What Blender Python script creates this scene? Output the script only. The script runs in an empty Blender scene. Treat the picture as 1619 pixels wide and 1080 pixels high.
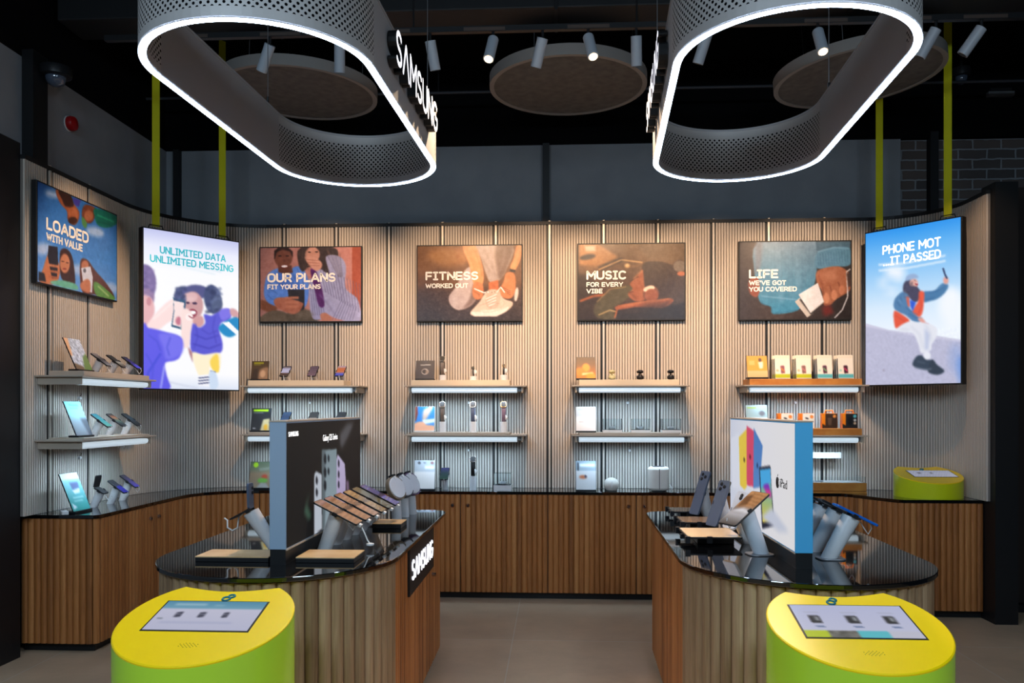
import bpy, math, random
import numpy as np
from mathutils import Vector, Matrix, Euler
random.seed(7)
S = bpy.context.scene
C = S.collection
R = math.radians
PI = math.pi
# ---------------------------------------------------------------- camera, world, exposure
YAW = R(3.08)
cam = bpy.data.objects.new('camera', bpy.data.cameras.new('camera'))
C.objects.link(cam)
cam.location = (0, 0, 1.6)
cam.rotation_euler = (PI/2, 0, YAW)
cam.data.sensor_width = 36
cam.data.lens = 1300/1619*36
cam.data.shift_y = (645-540)/1619
cam.data.clip_start = .05
S.camera = cam
S.view_settings.view_transform = 'Standard'
S.view_settings.look = 'None'
S.view_settings.gamma = 1
S.view_settings.use_curve_mapping = False
S.view_settings.exposure = 0.0
wd = bpy.data.worlds.new('world'); S.world = wd; wd.use_nodes = True
wd.node_tree.nodes['Background'].inputs[0].default_value = (.55, .7, 1, 1)
wd.node_tree.nodes['Background'].inputs[1].default_value = .012

def area(name, loc, rot, sx, sy, power, col):
    l = bpy.data.lights.new(name, 'AREA'); l.shape = 'RECTANGLE'; l.size = sx; l.size_y = sy
    l.energy = power; l.color = col
    o = bpy.data.objects.new(name, l); C.objects.link(o); o.location = loc; o.rotation_euler = rot
    return o
# added cool fill behind the camera, brightening kiosks and island fronts
SPOT_W, SPOT_T = 350, 270
area('added_front_fill', (-1.9, -.2, 3.6), (R(42), 0, R(6)), 1.8, .6, 88, (.62, .82, 1))
area('added_front_fill', (1.9, -.2, 3.6), (R(42), 0, R(-6)), 1.8, .6, 88, (.62, .82, 1))

# ---------------------------------------------------------------- materials
def lin(c):
    return tuple(((x/255)/12.92 if x/255 <= .04045 else ((x/255+.055)/1.055)**2.4) for x in c)
MC = {}
def mat(name, c=(128,128,128), rough=.5, metal=0, emit=0, ecol=None, trans=0, ior=1.45, spec=.5, coat=0, noise=None, bump=0, attr=None):
    if name in MC: return MC[name]
    m = bpy.data.materials.new(name); m.use_nodes = True
    nt = m.node_tree; b = nt.nodes['Principled BSDF']
    b.inputs['Base Color'].default_value = (*lin(c), 1)
    b.inputs['Roughness'].default_value = rough
    b.inputs['Metallic'].default_value = metal
    b.inputs['IOR'].default_value = ior
    b.inputs['Specular IOR Level'].default_value = spec
    b.inputs['Transmission Weight'].default_value = trans
    b.inputs['Coat Weight'].default_value = coat
    if emit:
        b.inputs['Emission Color'].default_value = (*lin(ecol or c), 1)
        b.inputs['Emission Strength'].default_value = emit
    if attr:
        a = nt.nodes.new('ShaderNodeAttribute'); a.attribute_name = 'Col'
        nt.links.new(a.outputs['Color'], b.inputs['Base Color'])
        if attr == 'emit':
            nt.links.new(a.outputs['Color'], b.inputs['Emission Color'])
            b.inputs['Base Color'].default_value = (.02,.02,.02,1)
            nt.links.remove(b.inputs['Base Color'].links[0])
    if noise or bump:
        tc = nt.nodes.new('ShaderNodeTexCoord'); n = nt.nodes.new('ShaderNodeTexNoise')
        n.inputs['Scale'].default_value = noise[0] if noise else 60
        n.inputs['Detail'].default_value = 5
        nt.links.new(tc.outputs['Object'], n.inputs['Vector'])
        if noise:
            mx = nt.nodes.new('ShaderNodeMix'); mx.data_type = 'RGBA'
            mx.inputs[6].default_value = (*lin(c), 1); mx.inputs[7].default_value = (*lin(noise[1]), 1)
            rp = nt.nodes.new('ShaderNodeMapRange'); rp.inputs[1].default_value = .35; rp.inputs[2].default_value = .65
            nt.links.new(n.outputs[0], rp.inputs[0]); nt.links.new(rp.outputs[0], mx.inputs[0])
            nt.links.new(mx.outputs[2], b.inputs['Base Color'])
        if bump:
            bp = nt.nodes.new('ShaderNodeBump'); bp.inputs['Strength'].default_value = bump; bp.inputs['Distance'].default_value = .003
            nt.links.new(n.outputs[0], bp.inputs['Height']); nt.links.new(bp.outputs[0], b.inputs['Normal'])
    MC[name] = m
    return m
def wood(name, c1, c2, c3, rough=.45):
    if name in MC: return MC[name]
    m = bpy.data.materials.new(name); m.use_nodes = True; nt = m.node_tree; b = nt.nodes['Principled BSDF']
    b.inputs['Roughness'].default_value = rough
    a = nt.nodes.new('ShaderNodeAttribute'); a.attribute_name = 'tone'
    cr = nt.nodes.new('ShaderNodeValToRGB')
    e = cr.color_ramp.elements
    e[0].position = 0; e[0].color = (*lin(c1),1); e[1].position = 1; e[1].color = (*lin(c3),1)
    k = e.new(.5); k.color = (*lin(c2),1)
    tc = nt.nodes.new('ShaderNodeTexCoord'); mp = nt.nodes.new('ShaderNodeMapping'); mp.inputs['Scale'].default_value = (38,38,1.6)
    n = nt.nodes.new('ShaderNodeTexNoise'); n.inputs['Scale'].default_value = 3; n.inputs['Detail'].default_value = 8; n.inputs['Distortion'].default_value = .6
    nt.links.new(tc.outputs['Object'], mp.inputs[0]); nt.links.new(mp.outputs[0], n.inputs['Vector'])
    ad = nt.nodes.new('ShaderNodeMath'); ad.operation = 'MULTIPLY_ADD'; ad.inputs[1].default_value = .9; ad.inputs[2].default_value = -.45
    nt.links.new(n.outputs[0], ad.inputs[0])
    a2 = nt.nodes.new('ShaderNodeMath'); a2.operation = 'ADD'; a2.use_clamp = True
    nt.links.new(a.outputs['Fac'], a2.inputs[0]); nt.links.new(ad.outputs[0], a2.inputs[1])
    nt.links.new(a2.outputs[0], cr.inputs[0]); nt.links.new(cr.outputs[0], b.inputs['Base Color'])
    MC[name] = m
    return m

M_black = mat('black_paint', (14,15,18), .5)
M_void = mat('black_ceiling_paint', (6,6,8), .9, spec=.1)
M_upper = mat('slate_grey_wall_paint', (122,126,132), .85, noise=(3,(131,135,140)))
M_lining = mat('greige_ribbed_board', (196,184,172), .62)
M_liningb = mat('greige_groove_shade', (120,112,106), .8)  # same greige as the ribs, darkened: groove shade painted in
M_oak = wood('oak_slats', (118,68,30), (168,104,52), (194,132,76))
M_oak2 = wood('cool_lit_oak_slats', (112,86,62), (150,122,92), (180,152,120))  # same oak greyed: cool light on the island fronts painted in
M_glass_black = mat('black_glass', (5,6,8), .035, spec=.9, ior=1.6)
M_shelf = mat('pale_metal_shelf', (176,162,146), .45)
M_riser = mat('pale_beige_board', (216,196,168), .5)
M_riser2 = mat('orange_oak_board', (205,138,62), .45, noise=(9,(186,116,48)))
M_diff = mat('shelf_light_diffuser', (225,235,240), .4, emit=.58, ecol=(214,232,244))
M_white = mat('white_plastic', (226,224,222), .35)
M_grey = mat('grey_metal', (128,130,134), .4, metal=.6)
M_dark = mat('dark_plastic', (26,27,30), .35)
M_chrome = mat('chrome', (200,200,205), .15, metal=1)
M_yellow = mat('yellow_strap', (196,198,20), .6)
M_kiosk_top = mat('kiosk_yellow_top', (250,214,0), .35, coat=.3)
M_kiosk_side = mat('kiosk_side_blue_lit', (186,232,58), .25, coat=.4)  # kiosk yellow turned lime: bluish light painted into the colour
M_ring = mat('ring_metal', (160,158,160), .5, metal=.1)
M_led = mat('led_white', (255,255,255), .5, emit=42, ecol=(196,222,255))
M_let = mat('lit_white_letter', (255,255,255), .5, emit=1.6)
M_letb = mat('lavender_white_letter', (255,255,255), .5, emit=1.3, ecol=(244,244,255))
M_pt = mat('print_white_ink', (250,246,240), .5)
M_teal = mat('teal_ink', (70,190,200), .5, emit=.75, ecol=(66,186,198))
M_print = mat('printed_art', rough=.32, attr='base')
M_backlit = mat('backlit_art', rough=.25, attr='emit', emit=1.0)
M_box = mat('lightbox_art', rough=.6, attr='emit', emit=.78, spec=.08)
M_screen = mat('screen_art', rough=.12, attr='emit', emit=.75)
M_acr = mat('clear_acrylic', (245,250,252), .02, trans=1, ior=1.12)
M_disc = mat('felt_disc', (88,86,84), .95, noise=(14,(104,101,97)), bump=.5)
M_rim = mat('disc_rim', (138,134,130), .6)
M_spot = mat('spot_body', (168,176,186), .4)
M_lens = mat('lit_lens', (255,230,190), .3, emit=9, ecol=(255,214,160))
M_cab = mat('black_cable', (10,10,12), .5)

# ---------------------------------------------------------------- mesh helpers
class MB:
    def __init__(s): s.v=[]; s.f=[]; s.m=[]; s.t=[]; s.uv={}
    def add(s, vs, fs, mi=0, M=None, tone=.5):
        o = len(s.v)
        if M is not None: vs = [tuple(M @ Vector(v)) for v in vs]
        s.v += [tuple(v) for v in vs]; s.t += [tone]*len(vs)
        s.f += [tuple(i+o for i in f) for f in fs]; s.m += [mi]*len(fs)
        return s
    def box(s, x0,x1,y0,y1,z0,z1, mi=0, M=None, tone=.5):
        v=[(x0,y0,z0),(x1,y0,z0),(x1,y1,z0),(x0,y1,z0),(x0,y0,z1),(x1,y0,z1),(x1,y1,z1),(x0,y1,z1)]
        return s.add(v,[(3,2,1,0),(4,5,6,7),(0,1,5,4),(1,2,6,5),(2,3,7,6),(3,0,4,7)],mi,M,tone)
    def prism(s, p, z0, z1, mi=0, M=None, tone=.5, top=None):
        n=len(p); zt = top or (lambda x,y: z1)
        v=[(x,y,z0) for x,y in p]+[(x,y,zt(x,y)) for x,y in p]
        f=[tuple(range(n-1,-1,-1)), tuple(range(n,2*n))]+[(i,(i+1)%n,(i+1)%n+n,i+n) for i in range(n)]
        return s.add(v,f,mi,M,tone)
    def cyl(s, a, b, r, r2=None, n=20, mi=0, M=None, caps=True):
        a=Vector(a); b=Vector(b); r2 = r if r2 is None else r2
        d=(b-a).normalized(); u=d.orthogonal().normalized(); w=d.cross(u)
        v=[]
        for c,rr in ((a,r),(b,r2)):
            for i in range(n):
                t=2*PI*i/n; v.append(c+u*(rr*math.cos(t))+w*(rr*math.sin(t)))
        f=[(i,(i+1)%n,(i+1)%n+n,i+n) for i in range(n)]
        if caps: f += [tuple(range(n-1,-1,-1)), tuple(range(n,2*n))]
        return s.add(v,f,mi,M)
    def lathe(s, pr, n=28, mi=0, M=None):
        v=[]; f=[]
        for r,z in pr:
            for i in range(n):
                t=2*PI*i/n; v.append((r*math.cos(t), r*math.sin(t), z))
        for k in range(len(pr)-1):
            for i in range(n):
                j=(i+1)%n; f.append((k*n+i,k*n+j,(k+1)*n+j,(k+1)*n+i))
        f.append(tuple(range(n-1,-1,-1))); f.append(tuple((len(pr)-1)*n+i for i in range(n)))
        return s.add(v,f,mi,M)
    def tube(s, pts, r, n=8, mi=0, closed=False, M=None):
        P=[Vector(p) for p in pts]; N=len(P); v=[]; f=[]
        up=Vector((0.13,0.2,1)).normalized()
        for i,p in enumerate(P):
            a=P[(i-1)%N] if (closed or i>0) else p; b=P[(i+1)%N] if (closed or i<N-1) else p
            d=(b-a).normalized(); u=d.cross(up)
            if u.length<1e-3: u=d.orthogonal()
            u.normalize(); w=d.cross(u)
            for k in range(n):
                t=2*PI*k/n; v.append(p+u*(r*math.cos(t))+w*(r*math.sin(t)))
        for i in range(N if closed else N-1):
            for k in range(n):
                a=i*n; b=((i+1)%N)*n; f.append((a+k,a+(k+1)%n,b+(k+1)%n,b+k))
        if not closed: f += [tuple(range(n-1,-1,-1)), tuple((N-1)*n+k for k in range(n))]
        return s.add(v,f,mi,M)
    def build(s, name, mats, parent=None, bev=0, smooth=None, loc=None, rot=None):
        me = bpy.data.meshes.new(name); me.from_pydata(s.v,[],s.f)
        if not isinstance(mats,(list,tuple)): mats=[mats]
        for m in mats: me.materials.append(m)
        if len(mats)>1: me.polygons.foreach_set('material_index', s.m)
        if any(abs(t-.5)>1e-6 for t in s.t) or any('slats' in m.name for m in mats):
            at = me.attributes.new('tone','FLOAT','POINT'); at.data.foreach_set('value', s.t)
        if smooth:
            me.polygons.foreach_set('use_smooth',[True]*len(me.polygons)); me.set_sharp_from_angle(angle=R(smooth))
        me.update()
        o = bpy.data.objects.new(name, me); C.objects.link(o)
        if parent: o.parent = parent
        if loc: o.location = loc
        if rot: o.rotation_euler = rot
        if bev:
            b=o.modifiers.new('bevel','BEVEL'); b.width=bev; b.segments=2; b.limit_method='ANGLE'; b.angle_limit=R(40)
        return o
def tag(o, label, cat, group=None):
    o['label']=label; o['category']=cat
    if group: o['group']=group
    return o
def thing(name, label, cat, loc=(0,0,0), rz=0, group=None, rx=0):
    o=bpy.data.objects.new(name,None); C.objects.link(o); o.empty_display_size=.05
    o.location=loc; o.rotation_euler=(rx,0,rz)
    return tag(o,label,cat,group)
def struct(o): o['kind']='structure'; return o
def rbox(w,h,r,n=4):
    "rounded rectangle outline centred on the origin"
    p=[]
    for cx,cy,a0 in ((w/2-r,h/2-r,0),(-w/2+r,h/2-r,90),(-w/2+r,-h/2+r,180),(w/2-r,-h/2+r,270)):
        for i in range(n+1):
            a=R(a0+90*i/n); p.append((cx+r*math.cos(a),cy+r*math.sin(a)))
    return p
def arc(cx,cy,r,a0,a1,n):
    return [(cx+r*math.cos(R(a0+(a1-a0)*i/n)), cy+r*math.sin(R(a0+(a1-a0)*i/n))) for i in range(n+1)]
class Path:
    def __init__(s, pts):
        q=[pts[0]]
        for p in pts[1:]:
            if math.hypot(p[0]-q[-1][0],p[1]-q[-1][1])>1e-5: q.append(p)
        s.p=q; s.s=[0]
        for a,b in zip(q,q[1:]): s.s.append(s.s[-1]+math.hypot(b[0]-a[0],b[1]-a[1]))
        s.L=s.s[-1]
    def at(s,t):
        t=max(0,min(s.L-1e-9,t))
        i=max(0,int(np.searchsorted(s.s,t,side='right'))-1); i=min(i,len(s.p)-2)
        k=(t-s.s[i])/(s.s[i+1]-s.s[i]); a,b=s.p[i],s.p[i+1]
        d=((b[0]-a[0])/(s.s[i+1]-s.s[i]),(b[1]-a[1])/(s.s[i+1]-s.s[i]))
        return (a[0]+(b[0]-a[0])*k, a[1]+(b[1]-a[1])*k), d
    def near(s,x,y):
        best=(9e9,0)
        for i in range(int(s.L/.005)):
            p,_=s.at(i*.005); d=(p[0]-x)**2+(p[1]-y)**2
            if d<best[0]: best=(d,i*.005)
        return best[1]
def ribs(mb, path, s0, s1, pitch, z0, z1, prof, side=1, skip=(), tones=None, mi=0):
    "vertical ribs along a path between arc lengths s0..s1; prof = [(t,n)] cross-section, n outwards"
    n=max(1,round((s1-s0)/pitch)); pw=(s1-s0)/n
    for i in range(n):
        c=s0+(i+.5)*pw
        if any(abs(c-k)<w for k,w in skip): continue
        (x,y),(dx,dy)=path.at(c); nx,ny=(-dy*side,dx*side)
        base=[(x+dx*t*pw+nx*q, y+dy*t*pw+ny*q) for t,q in prof]
        if side>0: base=base[::-1]
        mb.prism(base,z0,z1,mi,tone=(tones() if tones else .5))
def text(s, w, h, parent, m, M, depth=.002, name='lettering', bold=.0, center=True, mside=None):
    cu=bpy.data.curves.new('t','FONT'); cu.body=s; cu.extrude=.5; cu.offset=bold; cu.resolution_u=3; cu.space_line=.9
    ob=bpy.data.objects.new('t',cu); C.objects.link(ob)
    dg=bpy.context.evaluated_depsgraph_get(); me=bpy.data.meshes.new_from_object(ob.evaluated_get(dg))
    bpy.data.objects.remove(ob); bpy.data.curves.remove(cu)
    n=len(me.vertices); a=np.zeros(n*3); me.vertices.foreach_get('co',a); a=a.reshape(-1,3)
    lo=a.min(0); hi=a.max(0); a=(a-lo)/(hi-lo)
    a[:,0]=(a[:,0]-(.5 if center else 0))*w; a[:,1]=(a[:,1]-.5)*h; a[:,2]*=depth
    out=[tuple(M@Vector(p)) for p in a]
    me.vertices.foreach_set('co',np.array(out).ravel())
    me.materials.clear(); me.materials.append(m)
    if mside:
        me.materials.append(mside)
        me.update()
        ax=(M.to_3x3()@Vector((0,0,1))).normalized()
        for p in me.polygons: p.material_index = 0 if p.normal.dot(ax)>.9 else 1
    me.update()
    o=bpy.data.objects.new(name,me); C.objects.link(o)
    if parent: o.parent=parent
    return o
# frame that stands a flat XY drawing upright: x stays x, y -> z, drawing normal -> -y
UP = Matrix(((1,0,0,0),(0,0,-1,0),(0,1,0,0),(0,0,0,1)))

# ---------------------------------------------------------------- painter for flat printed art
class Art:
    def __init__(s, W, H, bg, quad=None):
        s.W=W; s.H=H; s.c=np.zeros((H,W,3)); s.c[:]=np.array(bg)/255
        xs=(np.arange(W)+.5)/W; ys=(np.arange(H)+.5)/H; s.X,s.Y=np.meshgrid(xs,ys); s.q=None
        if quad:
            A=[];b=[]
            for (x,y),(u,v) in zip(quad,((0,0),(1,0),(1,1),(0,1))):
                A.append([x,y,1,0,0,0,-u*x,-u*y]); b.append(u); A.append([0,0,0,x,y,1,-v*x,-v*y]); b.append(v)
            s.q=np.linalg.solve(np.array(A,float),np.array(b,float))
    def uv(s,p):
        if s.q is None: return p
        h=s.q; x,y=p; d=h[6]*x+h[7]*y+1
        return ((h[0]*x+h[1]*y+h[2])/d,(h[3]*x+h[4]*y+h[5])/d)
    def blur(s,m,k):
        for ax in (0,1):
            a=np.zeros_like(m)
            for d in range(-k,k+1):
                idx=np.clip(np.arange(m.shape[ax])+d,0,m.shape[ax]-1); a+=np.take(m,idx,axis=ax)
            m=a/(2*k+1)
        return m
    def poly(s,pts,col,soft=0,smooth=False,alpha=1,col2=None):
        if smooth:
            q=[]; n=len(pts)
            for i in range(n):
                p0,p1,p2,p3=[np.array(pts[(i+k)%n],float) for k in (-1,0,1,2)]
                for t in (0,.25,.5,.75): q.append(tuple(.5*((2*p1)+(-p0+p2)*t+(2*p0-5*p1+4*p2-p3)*t*t+(-p0+3*p1-3*p2+p3)*t**3)))
            pts=q
        P=[s.uv(p) for p in pts]; n=len(P)
        def ins(X,Y):
            m=np.zeros(X.shape,bool)
            for i in range(n):
                x0,y0=P[i]; x1,y1=P[(i+1)%n]
                if y0==y1: continue
                m ^= ((y0>Y)!=(y1>Y)) & (X < (x1-x0)*(Y-y0)/(y1-y0)+x0)
            return m.astype(float)
        m=sum(ins(s.X+dx/s.W,s.Y+dy/s.H) for dx,dy in ((-.25,-.25),(.25,-.25),(-.25,.25),(.25,.25)))/4
        if soft: m=s.blur(m,soft)
        m=(m*alpha)[...,None]; c=np.array(col)/255
        if col2 is not None:
            ys=[p[1] for p in P]; t=np.clip((s.Y-min(ys))/(max(ys)-min(ys)+1e-6),0,1)[...,None]
            c=c*(1-t)+np.array(col2)/255*t
        s.c=s.c*(1-m)+c*m
        return s
    def ell(s,cx,cy,rx,ry,col,soft=0,rot=0,alpha=1,col2=None):
        a=R(rot)
        return s.poly([(cx+rx*math.cos(t)*math.cos(a)-ry*math.sin(t)*math.sin(a), cy+rx*math.cos(t)*math.sin(a)+ry*math.sin(t)*math.cos(a)) for t in [2*PI*i/20 for i in range(20)]],col,soft,False,alpha,col2)
    def line(s,pts,w,col,soft=0,alpha=1):
        for (x0,y0),(x1,y1) in zip(pts,pts[1:]):
            d=math.hypot(x1-x0,y1-y0)+1e-9; nx,ny=-(y1-y0)/d*w/2,(x1-x0)/d*w/2
            s.poly([(x0+nx,y0+ny),(x1+nx,y1+ny),(x1-nx,y1-ny),(x0-nx,y0-ny)],col,soft,False,alpha)
        return s
    def grad(s,stops,hor=False,alpha=1):
        t=s.X if hor else s.Y; c=np.zeros_like(s.c)
        for k in range(3): c[...,k]=np.interp(t,[a for a,_ in stops],[b[k]/255 for _,b in stops])
        s.c=s.c*(1-alpha)+c*alpha
        return s
    def noise(s,amp,k=1,seed=1,y0=0,y1=1):
        r=np.random.RandomState(seed).rand(s.H,s.W)-.5
        if k: r=s.blur(r,k)*(k*2)
        m=((s.Y>=y0)&(s.Y<=y1)).astype(float); s.c=np.clip(s.c+(r*amp*m)[...,None],0,1)
        return s
    def mesh(s,name,w,h,m,parent,M=None):
        "flat panel w x h in its own XZ plane facing -y, centre at origin; M places it"
        W,H=s.W,s.H; xs=np.linspace(-w/2,w/2,W+1); zs=np.linspace(h/2,-h/2,H+1)
        X,Z=np.meshgrid(xs,zs); v=np.stack([X,np.zeros_like(X),Z],-1).reshape(-1,3)
        if M is not None:
            A=np.array(M); v=v@A[:3,:3].T+A[:3,3]
        i=np.arange(H)[:,None]*(W+1)+np.arange(W)[None,:]; i=i.ravel()
        f=np.stack([i+W+1,i+W+2,i+1,i],-1)
        me=bpy.data.meshes.new(name); me.from_pydata(v.tolist(),[],f.tolist())
        g=np.pad(np.clip(s.c,0,1),((0,1),(0,1),(0,0)),mode='edge'); g2=np.pad(np.clip(s.c,0,1),((1,0),(1,0),(0,0)),mode='edge')
        g=(g+g2)/2; g=np.where(g<=.04045,g/12.92,((g+.055)/1.055)**2.4)
        col=np.concatenate([g.reshape(-1,3),np.ones(((W+1)*(H+1),1))],1)
        at=me.color_attributes.new('Col','FLOAT_COLOR','POINT'); at.data.foreach_set('color',col.ravel())
        me.materials.append(m); me.update()
        o=bpy.data.objects.new(name,me); C.objects.link(o)
        if parent: o.parent=parent
        return o
# ---------------------------------------------------------------- rounded stroke lettering (cap height 1)
def _arc(cx,cy,rx,ry,a0,a1,n=10): return [(cx+rx*math.cos(R(a0+(a1-a0)*i/n)),cy+ry*math.sin(R(a0+(a1-a0)*i/n))) for i in range(n+1)]
def _rr(x0,y0,x1,y1,r): return _arc(x1-r,y1-r,r,r,0,90,4)+_arc(x0+r,y1-r,r,r,90,180,4)+_arc(x0+r,y0+r,r,r,180,270,4)+_arc(x1-r,y0+r,r,r,270,360,4)+[(x1,y1-r)]
GL={
'A':(.72,[[(0,0),(.30,.86),(.36,1),(.42,.86),(.72,0)],[(.12,.3),(.60,.3)]]),
'^':(.72,[[(0,0),(.32,.95),(.36,1),(.40,.95),(.72,0)]]),
'B':(.58,[[(0,0),(0,1),(.32,1)]+_arc(.32,.75,.22,.25,90,-90,6)+[(0,.5)],[(.3,.5)]+_arc(.33,.25,.25,.25,90,-90,6)+[(0,0)]]),
'C':(.62,[_arc(.33,.67,.33,.33,40,180,6)+_arc(.33,.33,.33,.33,180,320,6)]),
'D':(.64,[[(0,0),(0,1),(.28,1)]+_arc(.28,.64,.36,.36,90,0,6)+_arc(.28,.36,.36,.36,0,-90,6)+[(0,0)]]),
'E':(.52,[[(.52,1),(0,1),(0,0),(.52,0)],[(0,.5),(.46,.5)]]),
'F':(.52,[[(.52,1),(0,1),(0,0)],[(0,.48),(.46,.48)]]),
'G':(.66,[_arc(.33,.67,.33,.33,40,180,6)+_arc(.33,.33,.33,.33,180,360,8)+[(.66,.48),(.38,.48)]]),
'H':(.62,[[(0,0),(0,1)],[(.62,0),(.62,1)],[(0,.5),(.62,.5)]]),
'I':(.36,[[(.18,0),(.18,1)],[(0,1),(.36,1)],[(0,0),(.36,0)]]),
'K':(.60,[[(0,0),(0,1)],[(.58,1),(.02,.46)],[(.2,.62),(.60,0)]]),
'L':(.50,[[(0,1),(0,0),(.50,0)]]),
'M':(.78,[[(0,0),(0,1),(.39,.36),(.78,1),(.78,0)]]),
'N':(.64,[[(0,0),(0,1),(.64,0),(.64,1)]]),
'O':(.68,[_arc(.34,.66,.34,.34,0,180,10)+_arc(.34,.34,.34,.34,180,360,10)+[(.68,.66)]]),
'P':(.56,[[(0,0),(0,1),(.30,1)]+_arc(.30,.71,.26,.29,90,-90,8)+[(0,.42)]]),
'R':(.58,[[(0,0),(0,1),(.30,1)]+_arc(.30,.72,.26,.28,90,-90,8)+[(0,.44)],[(.28,.44),(.58,0)]]),
'S':(.56,[_arc(.29,.74,.27,.26,35,180,7)+_arc(.29,.76,.27,.26,180,250,3)+_arc(.27,.26,.28,.25,70,-90,7)+_arc(.27,.26,.27,.26,-90,-145,3)]),
'T':(.60,[[(0,1),(.60,1)],[(.30,1),(.30,0)]]),
'U':(.64,[[(0,1)]+_arc(.32,.32,.32,.32,180,360,10)+[(.64,1)]]),
'V':(.70,[[(0,1),(.35,0),(.70,1)]]),
'W':(1.0,[[(0,1),(.25,0),(.5,.8),(.75,0),(1.0,1)]]),
'X':(.62,[[(0,0),(.62,1)],[(0,1),(.62,0)]]),
'Y':(.66,[[(0,1),(.33,.45),(.66,1)],[(.33,.45),(.33,0)]]),
"'":(.06,[[(.03,1),(.03,.78)]]),'.':(.10,[[(.03,.0),(.05,.02)]]),
}
def stroke_text(s,w,h,parent,m,M,depth=.0012,thick=.19,name='lettering',gap=.24,mside=None):
    x=0; segs=[]
    for ch in s:
        if ch==' ': x+=.42; continue
        ww,st=GL[ch]
        segs+=[[(px+x,py) for px,py in q] for q in st]; x+=ww+gap
    W=x-gap; t=thick*h/2
    sx=(w-2*t)/W; sy=h-2*t; mb=MB()
    for q in segs:
        q=[((px-W/2)*sx,(py-.5)*sy) for px,py in q]
        for a_,b_ in zip(q,q[1:]):
            d=math.hypot(b_[0]-a_[0],b_[1]-a_[1])
            if d<1e-7: continue
            nx,ny=-(b_[1]-a_[1])/d*t,(b_[0]-a_[0])/d*t
            mb.prism([(a_[0]-nx,a_[1]-ny),(b_[0]-nx,b_[1]-ny),(b_[0]+nx,b_[1]+ny),(a_[0]+nx,a_[1]+ny)],0,depth,M=M)
        for k,p in enumerate(q):
            mb.prism([(p[0]+t*math.cos(2*PI*i/10),p[1]+t*math.sin(2*PI*i/10)) for i in range(10)],0,depth*.998,M=M)
    if mside:
        o=mb.build(name,[m,mside],parent); me=o.data; ax=(M.to_3x3()@Vector((0,0,1))).normalized()
        for p in me.polygons: p.material_index=0 if p.normal.dot(ax)>.9 else 1
        return o
    return mb.build(name,m,parent)
# ================================================================ THE SETTING
# floor of large tiles
m=bpy.data.materials.new('floor_tiles'); m.use_nodes=True; nt=m.node_tree; b=nt.nodes['Principled BSDF']
b.inputs['Roughness'].default_value=.42
tc=nt.nodes.new('ShaderNodeTexCoord'); br=nt.nodes.new('ShaderNodeTexBrick'); mp=nt.nodes.new('ShaderNodeMapping')
mp.inputs['Location'].default_value=(.30,0.2,0)
br.offset=0; br.inputs['Scale'].default_value=1; br.inputs['Brick Width'].default_value=1.465; br.inputs['Row Height'].default_value=1.465
br.inputs['Mortar Size'].default_value=.004; br.inputs['Color1'].default_value=(*lin((196,166,136)),1); br.inputs['Color2'].default_value=(*lin((188,158,129)),1); br.inputs['Mortar'].default_value=(*lin((196,182,166)),1)
ns=nt.nodes.new('ShaderNodeTexNoise'); ns.inputs['Scale'].default_value=2.2; ns.inputs['Detail'].default_value=9; ns.inputs['Roughness'].default_value=.65
mx=nt.nodes.new('ShaderNodeMix'); mx.data_type='RGBA'; mx.blend_type='MULTIPLY'; mx.inputs[0].default_value=.55
cr=nt.nodes.new('ShaderNodeValToRGB'); cr.color_ramp.elements[0].position=.3; cr.color_ramp.elements[0].color=(.55,.54,.53,1); cr.color_ramp.elements[1].position=.75; cr.color_ramp.elements[1].color=(1.05,1.04,1.02,1)
for a_,b_ in ((tc.outputs['Object'],mp.inputs[0]),(mp.outputs[0],br.inputs['Vector']),(tc.outputs['Object'],ns.inputs['Vector']),(ns.outputs[0],cr.inputs[0]),(br.outputs[0],mx.inputs[6]),(cr.outputs[0],mx.inputs[7]),(mx.outputs[2],b.inputs['Base Color'])): nt.links.new(a_,b_)
M_floor=m
struct(MB().box(-6,6,-1.5,8.2,-.1,0).build('floor',M_floor))
struct(MB().box(-6,6,-1.5,8.2,4.7,4.8).build('ceiling',M_void))

# slate upper walls behind the ribbed lining, black above
struct(MB().box(-3.6,3.03,7.42,7.55,0,3.97).build('wall_back',M_upper))
struct(MB().box(-3.75,-3.6,-1.5,7.55,0,3.97).build('wall_left',M_upper))
struct(MB().box(-3.75,6,7.40,7.7,3.97,4.7).box(-3.77,-3.6,-1.5,7.4,3.97,4.7).build('wall_bulkhead',M_void))
# brick wall on the right
m=bpy.data.materials.new('dark_brick'); m.use_nodes=True; nt=m.node_tree; b=nt.nodes['Principled BSDF']; b.inputs['Roughness'].default_value=.85
tc=nt.nodes.new('ShaderNodeTexCoord'); mp=nt.nodes.new('ShaderNodeMapping'); mp.inputs['Rotation'].default_value=(R(90),0,0)
ns=nt.nodes.new('ShaderNodeTexNoise'); ns.inputs['Scale'].default_value=14; ns.inputs['Detail'].default_value=4
vm=nt.nodes.new('ShaderNodeVectorMath'); vm.operation='MULTIPLY_ADD'; vm.inputs[1].default_value=(.018,.018,.018)
br=nt.nodes.new('ShaderNodeTexBrick'); br.inputs['Scale'].default_value=1; br.inputs['Brick Width'].default_value=.245; br.inputs['Row Height'].default_value=.088
br.inputs['Mortar Size'].default_value=.009; br.inputs['Mortar Smooth'].default_value=.3; br.inputs['Bias'].default_value=-.2
br.inputs['Color1'].default_value=(*lin((88,78,74)),1); br.inputs['Color2'].default_value=(*lin((60,58,60)),1); br.inputs['Mortar'].default_value=(*lin((128,130,134)),1)
bp=nt.nodes.new('ShaderNodeBump'); bp.inputs['Distance'].default_value=.01; bp.invert=True
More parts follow.
